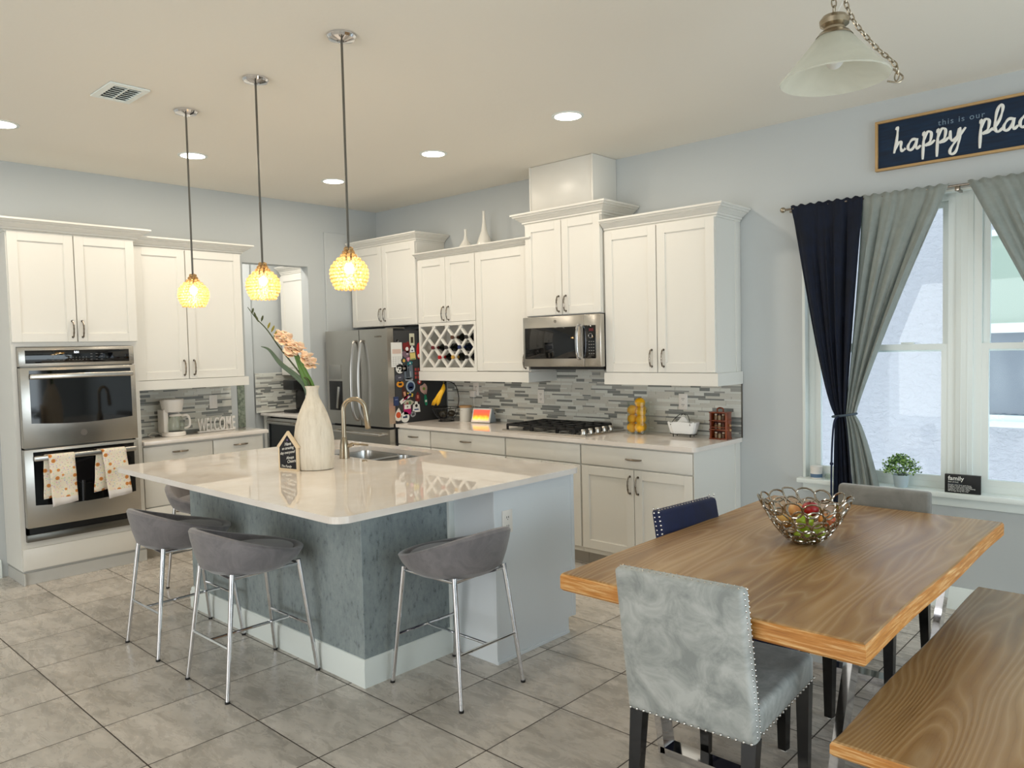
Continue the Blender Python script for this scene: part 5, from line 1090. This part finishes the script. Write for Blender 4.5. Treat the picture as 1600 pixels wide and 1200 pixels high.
# ------------------------------------------------------------------ curtains
t = thing('curtain_rod', 'thin metal curtain rod with ball ends above the window', 'curtain rod', (4.29, -0.085, 2.413))
b = B(); b.cyl((0.0, 0, 0), (2.1, 0, 0), 0.007, seg=12); b.out('rod', PEWTER, t)
b = B(); b.ball((-0.012, 0, 0), 0.018, 16, 12); b.ball((2.112, 0, 0), 0.018, 16, 12); b.out('finials', NICKEL, t)
b = B(); b.box(0.975, 0.99, 0.0, 0.082, -0.03, -0.015, 0.002); b.box(0.97, 0.995, -0.012, 0.01, -0.03, -0.005, 0.003); b.box(0.03, 0.042, 0.0, 0.082, -0.022, -0.01); b.box(2.06, 2.072, 0.0, 0.082, -0.022, -0.01); b.out('bracket', PEWTER, t)
def curtain(nm, label, zt, ztie, zb, LT, LM, LB, RT, RM, RB, pl, pr, m, folds, ph, y=-0.085, ymid=-0.085, yb=-0.085):
    b = B(); NV, NU = 70, folds * 10; rows = []
    for j in range(NV + 1):
        v_ = j / NV; z = zt + (zb - zt) * v_
        if z >= ztie: s = (z - ztie) / (zt - ztie); L = LM + (LT - LM) * s ** pl; R = RM + (RT - RM) * s ** pr; amp = 0.010 + 0.022 * math.sin(PI * min(1, s * 1.0)) * (0.7 if s > 0.85 else 1)
        else: s = (ztie - z) / (ztie - zb); L = LM + (LB - LM) * s ** 0.7; R = RM + (RB - RM) * s ** 0.7; amp = 0.010 + 0.02 * s ** 0.6
        if z < zt - 0.0 and z > zt - 0.03: amp *= 0.5
        row = []
        for i in range(NU + 1):
            u_ = i / NU; uu = u_ + 0.035 * math.sin(u_ * 9 + ph * 3) + 0.02 * math.sin(u_ * 23 + v_ * 1.5 + ph); w_ = math.sin(uu * folds * 2 * PI + ph) * (0.75 + 0.4 * math.sin(u_ * 7 + ph * 5)) + 0.4 * math.sin(uu * folds * 5.1 * PI + ph * 2 + v_ * 2.5)
            top = max(0.0, 1 - (zt - z) / 0.10); amp2 = amp * (1 - 0.72 * top)
            row.append(Vector((L + (R - L) * u_, y - 0.012 * top + amp2 * w_ * 0.8 + 0.004 * top * math.sin(u_ * folds * 19), z + (0.006 * math.sin(u_ * folds * 4 * PI) if j == 0 else 0))))
        rows.append(row)
    b.loft(rows, False, False); o = b.out(nm, m, smooth=True, angle=80); md = o.modifiers.new('thickness', 'SOLIDIFY'); md.thickness = 0.002; md.offset = 0
    tag(o, label, 'curtain'); return o
curtain('curtain', 'dark navy curtain panel tied back at the left of the window', 2.43, 1.105, 0.28, 4.333, 4.60, 4.575, 4.775, 4.668, 4.745, 0.72, 1.0, NAVYC, 4, 0.4)
curtain('curtain', 'grey curtain panel next to the navy one, tied back', 2.43, 1.105, 0.28, 4.765, 4.662, 4.70, 5.232, 4.722, 4.935, 0.9, 1.15, GREYC, 4, 1.4)
curtain('curtain', 'grey curtain panel swept toward the right edge of the photo', 2.43, 1.05, 0.28, 5.322, 5.96, 5.86, 6.34, 6.12, 6.16, 1.0, 0.8, GREYC, 8, 2.2)
def tieback(label, x0, x1, z, tail):
    t = thing('tieback', label, 'tieback', (0, 0, 0)); m = mat('grey_cord', (70, 84, 96), 0.8); xc, hw = (x0 + x1) / 2, (x1 - x0) / 2 + 0.01
    b = B(); b.tube([(xc + hw * math.cos(a), -0.085 + 0.042 * math.sin(a), z + 0.012 * math.cos(a)) for a in [k / 24 * 2 * PI for k in range(24)]], 0.0075, 8, closed=True); b.out('loop', m, t)
    if tail: b = B(); b.tube(catmull([(x0 + 0.045, -0.135, z - 0.004), (x0 + 0.02, -0.138, z - 0.03), (x0 + 0.008, -0.138, z - 0.12), (x0 + 0.0, -0.138, z - 0.30), (x0 - 0.004, -0.135, z - 0.6)], 8), 0.006, 7); b.ball((x0 + 0.0, -0.138, z - 0.3), 0.011, 10, 8); b.out('tail', mat('navy_cord', (24, 34, 60), 0.8), t)
tieback('dark cord tieback around the navy and grey curtains', 4.60, 4.72, 1.108, True)
tieback('dark cord tieback on the far right grey curtain', 5.96, 6.12, 1.05, False)
# sill items
t = thing('candle_jar', 'small white labelled jar on the left end of the window sill', 'jar', (4.455, -0.005, 0.685))
b = B(); b.lathe([(0, 0), (0.034, 0), (0.036, 0.004), (0.036, 0.05), (0.034, 0.054), (0, 0.054)], 28); b.out('body', WPLASTIC, t)
b = B(); b.lathe([(0.0375, 0.05), (0.0375, 0.078), (0.035, 0.08), (0, 0.08)], 28); b.out('lid', WPLASTIC, t)
b = B(); b.lathe([(0.0364, 0.008), (0.0366, 0.03), (0.0364, 0.031)], 28); b.out('label_band', mat('blue_grey_label', (92, 120, 150), 0.6), t)
b = B(); b.lathe([(0, 0), (0.02, 0), (0.022, 0.003), (0.023, 0.034), (0.021, 0.034), (0.02, 0.005), (0, 0.004)], 24, (4.53, 0.0, 0.685)); tag(b.out('tealight_cup', THIN), 'tiny clear glass cup next to the white jar on the sill', 'cup')
t = thing('potted_plant', 'small bushy green plant in a pale grey pot on the sill', 'plant', (4.965, -0.02, 0.685))
b = B(); b.lathe([(0, 0), (0.034, 0), (0.036, 0.003), (0.045, 0.07), (0.045, 0.074), (0.041, 0.074), (0.04, 0.064), (0, 0.062)], 32); b.out('pot', mat('pale_pot', (176, 192, 198), 0.5), t)
LEAFS = [mat('boxwood_dark', (42, 78, 30), 0.5), mat('boxwood_light', (110, 150, 62), 0.5), mat('boxwood_pale', (150, 180, 100), 0.5)]
b = B(); rnd = random.Random(5)
for k in range(900):
    a, e = rnd.uniform(0, 2 * PI), rnd.uniform(-0.25, 1.45); rr = rnd.uniform(0.5, 1.0) * (0.108 + 0.008 * rnd.random()); c = Vector((rr * math.cos(a) * math.cos(e), rr * math.sin(a) * math.cos(e) * 0.85, 0.102 + rr * 0.84 * math.sin(e)))
    L = rnd.uniform(0.009, 0.016); d = Vector((rnd.uniform(-1, 1), rnd.uniform(-1, 1), rnd.uniform(-0.3, 1))).normalized(); s = d.orthogonal().normalized() * L * 0.42
    q = [b.m.verts.new(p) for p in (c, c + d * L * 0.5 + s, c + d * L, c + d * L * 0.5 - s)]; b.m.faces.new(q).material_index = rnd.choice((0, 0, 1, 1, 2))
b.out('foliage', LEAFS, t, False)
b = B()
for k in range(16):
    a = k / 16 * 2 * PI; b.tube([(0.01 * math.cos(a), 0.01 * math.sin(a), 0.06), (0.03 * math.cos(a), 0.028 * math.sin(a), 0.1), (0.06 * math.cos(a), 0.05 * math.sin(a), 0.13 + 0.02 * math.sin(k * 3))], 0.0012, 4)
b.out('stems', STEMG, t)
t = thing('family_block', 'black wooden block sign reading family on the window sill', 'sign', (5.205, -0.045, 0.685), math.radians(4))
b = B(); b.box(0, 0.178, -0.0, 0.026, 0, 0.105, 0.001); b.out('block', mat('black_block', (14, 15, 16), 0.5), t)
text('title', 'family', 0.034, LETTER, t, (0.017, -0.0008, 0.073), FY, 0.0004, 'LEFT', 0, 1.0, 0.0004)
text('definition', '[fam-uh-lee]', 0.0105, LETTER, t, (0.017, -0.0008, 0.06), FY, 0.0003)
b = B(); b.box(0.017, 0.09, -0.001, 0.0, 0.0525, 0.053); b.out('rule', LGREY, t)
for k, s_t in enumerate(('People who love and share', 'laughter, hope, and strength', 'in one home; those who belong', 'together, no matter what', 'life brings along the way')): text('definition', s_t, 0.0105, LETTER, t, (0.017, -0.0008, 0.043 - 0.0085 * k), FY, 0.0003)

# ------------------------------------------------------------------ dining table and bench
t = thing('dining_table', 'thick oak dining table with chrome trapezoid legs', 'table', (5.145, -1.94, 0))
def slabtop(b, x0, x1, y0, y1, z0, z1, wob=0.0035):
    nx, ny = 8, 28; P = []
    for i in range(nx): P.append((x0 + (x1 - x0) * i / nx, y0, 0))
    for i in range(ny): P.append((x1, y0 + (y1 - y0) * i / ny, 1))
    for i in range(nx): P.append((x1 - (x1 - x0) * i / nx, y1, 2))
    for i in range(ny): P.append((x0, y1 - (y1 - y0) * i / ny, 3))
    rings = []; cx, cy = (x0 + x1) / 2, (y0 + y1) / 2
    for z, ins in ((z0, 0.008), (z0 + 0.008, 0.0), (z1 - 0.012, 0.0), (z1 - 0.004, 0.004), (z1, 0.009)):
        ring = []
        for k, (x, y, sd) in enumerate(P):
            wv = wob * math.sin(y * 6.0 + 1.3 * sd) if sd in (1, 3) else 0
            sx = -1 if x < cx else 1; sy = -1 if y < cy else 1
            xx = x - (sx * ins if abs(abs(x - cx) - (x1 - x0) / 2) < 1e-6 else 0) + wv * sx; yy = y - (sy * ins if abs(abs(y - cy) - (y1 - y0) / 2) < 1e-6 else 0)
            ring.append((xx, yy, z))
        rings.append(ring)
    vs = b.loft(rings, True, True)
    b.m.faces.ensure_lookup_table()
    for f in b.m.faces:
        f.normal_update(); f.material_index = 0 if abs(f.normal.z) > 0.75 else 1
b = B(); slabtop(b, -0.515, 0.53, -0.895, 0.89, 0.697, 0.762); b.out('tabletop', [OAK, OAKEDGE], t, angle=25)
def frame_leg(yc, hx0, hx1, tx0, tx1, ztop, name='leg_frame', par=None, w=0.028, d=0.075):
    b = B()
    def bar(p, q):
        (xa, za), (xb, zb) = p, q; dx, dz = xb - xa, zb - za; L = math.hypot(dx, dz); nx, nz = -dz / L * w / 2, dx / L * w / 2
        b.poly([(xa + nx, yc - d / 2, za + nz), (xb + nx, yc - d / 2, zb + nz), (xb - nx, yc - d / 2, zb - nz), (xa - nx, yc - d / 2, za - nz)], (0, d, 0))
    h_ = w / 2
    bar((hx0, h_), (hx1, h_)); bar((hx0 + h_ * 0.5, 0.004), (tx0, ztop)); bar((hx1 - h_ * 0.5, 0.004), (tx1, ztop)); bar((tx0 - h_, ztop - h_), (tx1 + h_, ztop - h_))
    return b.out(name, CHROME, par, False)
frame_leg(-0.48, -0.345, 0.29, -0.43, 0.375, 0.696, par=t); frame_leg(0.67, -0.29, 0.29, -0.37, 0.375, 0.696, par=t)
t = thing('dining_bench', 'matching oak bench with chrome legs at the right of the table', 'bench', (5.80, -1.94, 0))
b = B(); slabtop(b, -0.222, 0.235, -0.885, 0.875, 0.418, 0.463, 0.004); b.out('seat', [OAK, OAKEDGE], t, angle=25)
frame_leg(-0.55, -0.15, 0.15, -0.185, 0.19, 0.417, par=t, d=0.06); frame_leg(0.60, -0.15, 0.15, -0.185, 0.19, 0.417, par=t, d=0.06)
# wire fruit bowl
t = thing('wire_fruit_bowl', 'openwork silver metal fruit bowl on the dining table', 'bowl', (5.142, -1.905, 0.762))
SILV = mat('cast_silver', (168, 160, 148), 0.15, 1.0)
b = B(); rnd = random.Random(12)
def bowlp(a, v_):   # v 0..1 from base to rim
    r_ = 0.042 + 0.135 * v_ ** 0.8; z = 0.006 + 0.175 * v_ ** 1.35; return Vector((r_ * math.cos(a), r_ * math.sin(a), z))
ROWS = ((0.08, 0.10, 9), (0.22, 0.115, 11), (0.38, 0.12, 12), (0.55, 0.12, 13), (0.73, 0.125, 14), (0.91, 0.12, 15))
for ri, (vc, hv, nn_) in enumerate(ROWS):
    for k in range(nn_):
        a0_ = (k + 0.5 * (ri % 2)) / nn_ * 2 * PI + rnd.uniform(-0.05, 0.05); ha = PI / nn_ * rnd.uniform(0.8, 1.15); hh = hv * rnd.uniform(0.85, 1.35); tl = rnd.uniform(-0.8, 0.8)
        pts = [bowlp(a0_ + ha * math.cos(q) + tl * hh * math.sin(q), min(1.04, max(0.0, vc + hh * math.sin(q)))) for q in [i / 14 * 2 * PI for i in range(14)]]
        b.tube(pts, 0.0040, 6, closed=True)
b.tube([bowlp(k / 30 * 2 * PI, 0.0) - Vector((0, 0, 0.002)) for k in range(30)], 0.004, 8, closed=True); b.out('openwork', SILV, t)
base_ = Vector((5.142, -1.905, 0.762))
for nm, lb, dx, dy, dz, r_, c1_, c2_ in (('apple', 'green apple at the bottom front of the silver bowl', 0.0, -0.032, 0.043, 0.033, (150, 176, 30), (178, 200, 60)), ('peach', 'yellow-orange peach at the bottom back of the silver bowl', -0.028, 0.024, 0.043, 0.032, (220, 170, 80), (206, 110, 60)),
    ('apple', 'small green apple beside the bottom one, right side of bowl', 0.044, 0.018, 0.05, 0.032, (160, 184, 40), (190, 206, 80)), ('peach', 'yellow peach on the left side of the silver bowl', -0.07, -0.028, 0.085, 0.034, (226, 180, 96), (216, 140, 70)),
    ('apple', 'upper green apple in the middle of the silver bowl', 0.022, -0.055, 0.10, 0.033, (150, 180, 34), (184, 200, 70)), ('peach', 'orange peach on the right side of the silver bowl', 0.088, 0.0, 0.10, 0.033, (222, 150, 76), (196, 90, 50)),
    ('apple', 'red apple on top of the fruit in the silver bowl', 0.018, 0.012, 0.135, 0.033, (176, 24, 30), (120, 10, 18)), ('peach', 'peach resting at the back left under the rim', -0.045, 0.03, 0.12, 0.033, (230, 176, 110), (220, 140, 80))):
    fruit(nm, lb, 'fruit', tuple(base_ + Vector((dx, dy, dz))), r_, c1_, (1, 1, 0.93), 'fruit in the silver bowl', c2_)

# ------------------------------------------------------------------ dining chairs (local: sitter faces +y, root under seat centre)
def make_chair(label, fab, nails, loc, rz, lean=0.085, HT=0.868):
    t = thing('dining_chair', label, 'chair', loc, rz); wd_ = 0.216
    b = B(); vs = b.box(-wd_, wd_, -0.285, -0.230, 0.375, HT, 0.016, seg=3)
    for v_ in vs:
        if v_.is_valid: s = max(0, (v_.co.z - 0.40) / 0.47); v_.co.y -= lean * s ** 1.2; v_.co.x *= 1.0 - 0.02 * s
    b.out('backrest', fab, t)
    b = B(); vs = b.box(-wd_ + 0.006, wd_ - 0.006, -0.232, 0.28, 0.375, 0.475, 0.02, seg=3)
    for v_ in vs:
        if v_.is_valid and v_.co.z > 0.45: v_.co.z += 0.012 * math.cos(v_.co.x / wd_ * PI / 2) * math.cos(v_.co.y / 0.3 * PI / 2)
    b.out('seat', fab, t)
    for i, (x, y) in enumerate(((-0.19, -0.25), (0.19, -0.25), (-0.185, 0.245), (0.185, 0.245))):
        b = B(); rear = y < 0; k = 0.023; k2 = 0.016; dy = -0.05 if rear else 0.0
        b.loft([[(x - k2 * 1, y + dy - k2, 0.006), (x + k2, y + dy - k2, 0.006), (x + k2, y + dy + k2, 0.006), (x - k2, y + dy + k2, 0.006)], [(x - k, y - k, 0.38), (x + k, y - k, 0.38), (x + k, y + k, 0.38), (x - k, y + k, 0.38)]]); lg = b.out('leg', BLACKWOOD, t, False)
        b = B(); b.cyl((x, y + dy, 0), (x, y + dy, 0.007), 0.012, seg=12); b.out('glide', WPLASTIC, lg)
    if nails:
        b = B(); yb = lambda z: -0.286 - lean * max(0, (z - 0.40) / 0.47) ** 1.2
        def nail(x, y, z): b.ball((x, y, z), 0.0050, 8, 6)
        n1 = 18
        for k in range(n1): nail(-wd_ + 0.012 + (2 * wd_ - 0.024) * k / (n1 - 1), yb(0.385), 0.384)
        for k in range(26):
            z = 0.40 + 0.455 * k / 25
            for s in (-1, 1):
                xs = s * (wd_ * (1 - 0.02 * max(0, (z - 0.4) / 0.47)) - 0.003)
                nail(xs, yb(z) + 0.018, z); nail(xs, yb(z) + 0.042, z + 0.006)
        for k in range(20):
            x = -wd_ + 0.02 + (2 * wd_ - 0.04) * k / 19
            nail(x, yb(0.872) + 0.02, HT - 0.003); nail(x, yb(0.872) + 0.042, HT - 0.003)
        for k in range(18):
            y = -0.21 + 0.48 * k / 17
            for s in (-1, 1): nail(s * (wd_ - 0.006), y, 0.388)
        for k in range(15): nail(-wd_ + 0.03 + (2 * wd_ - 0.06) * k / 14, 0.281, 0.388)
        b.out('nailhead_trim', mat('nail_silver', (206, 204, 200), 0.2, 1.0), t)
    return t
make_chair('grey velvet dining chair with silver nailheads, back to the camera', VELVET, True, (5.135, -2.575, 0), math.radians(4))
make_chair('navy velvet dining chair with silver nailheads, left side of table', NAVYV, True, (4.922, -1.92, 0), -PI / 2 + math.radians(-6), 0.085, 0.85)
make_chair('taupe grey chair at the far table end, in front of the window', VELVET2, False, (5.15, -1.235, 0), PI, 0.03, 0.843)
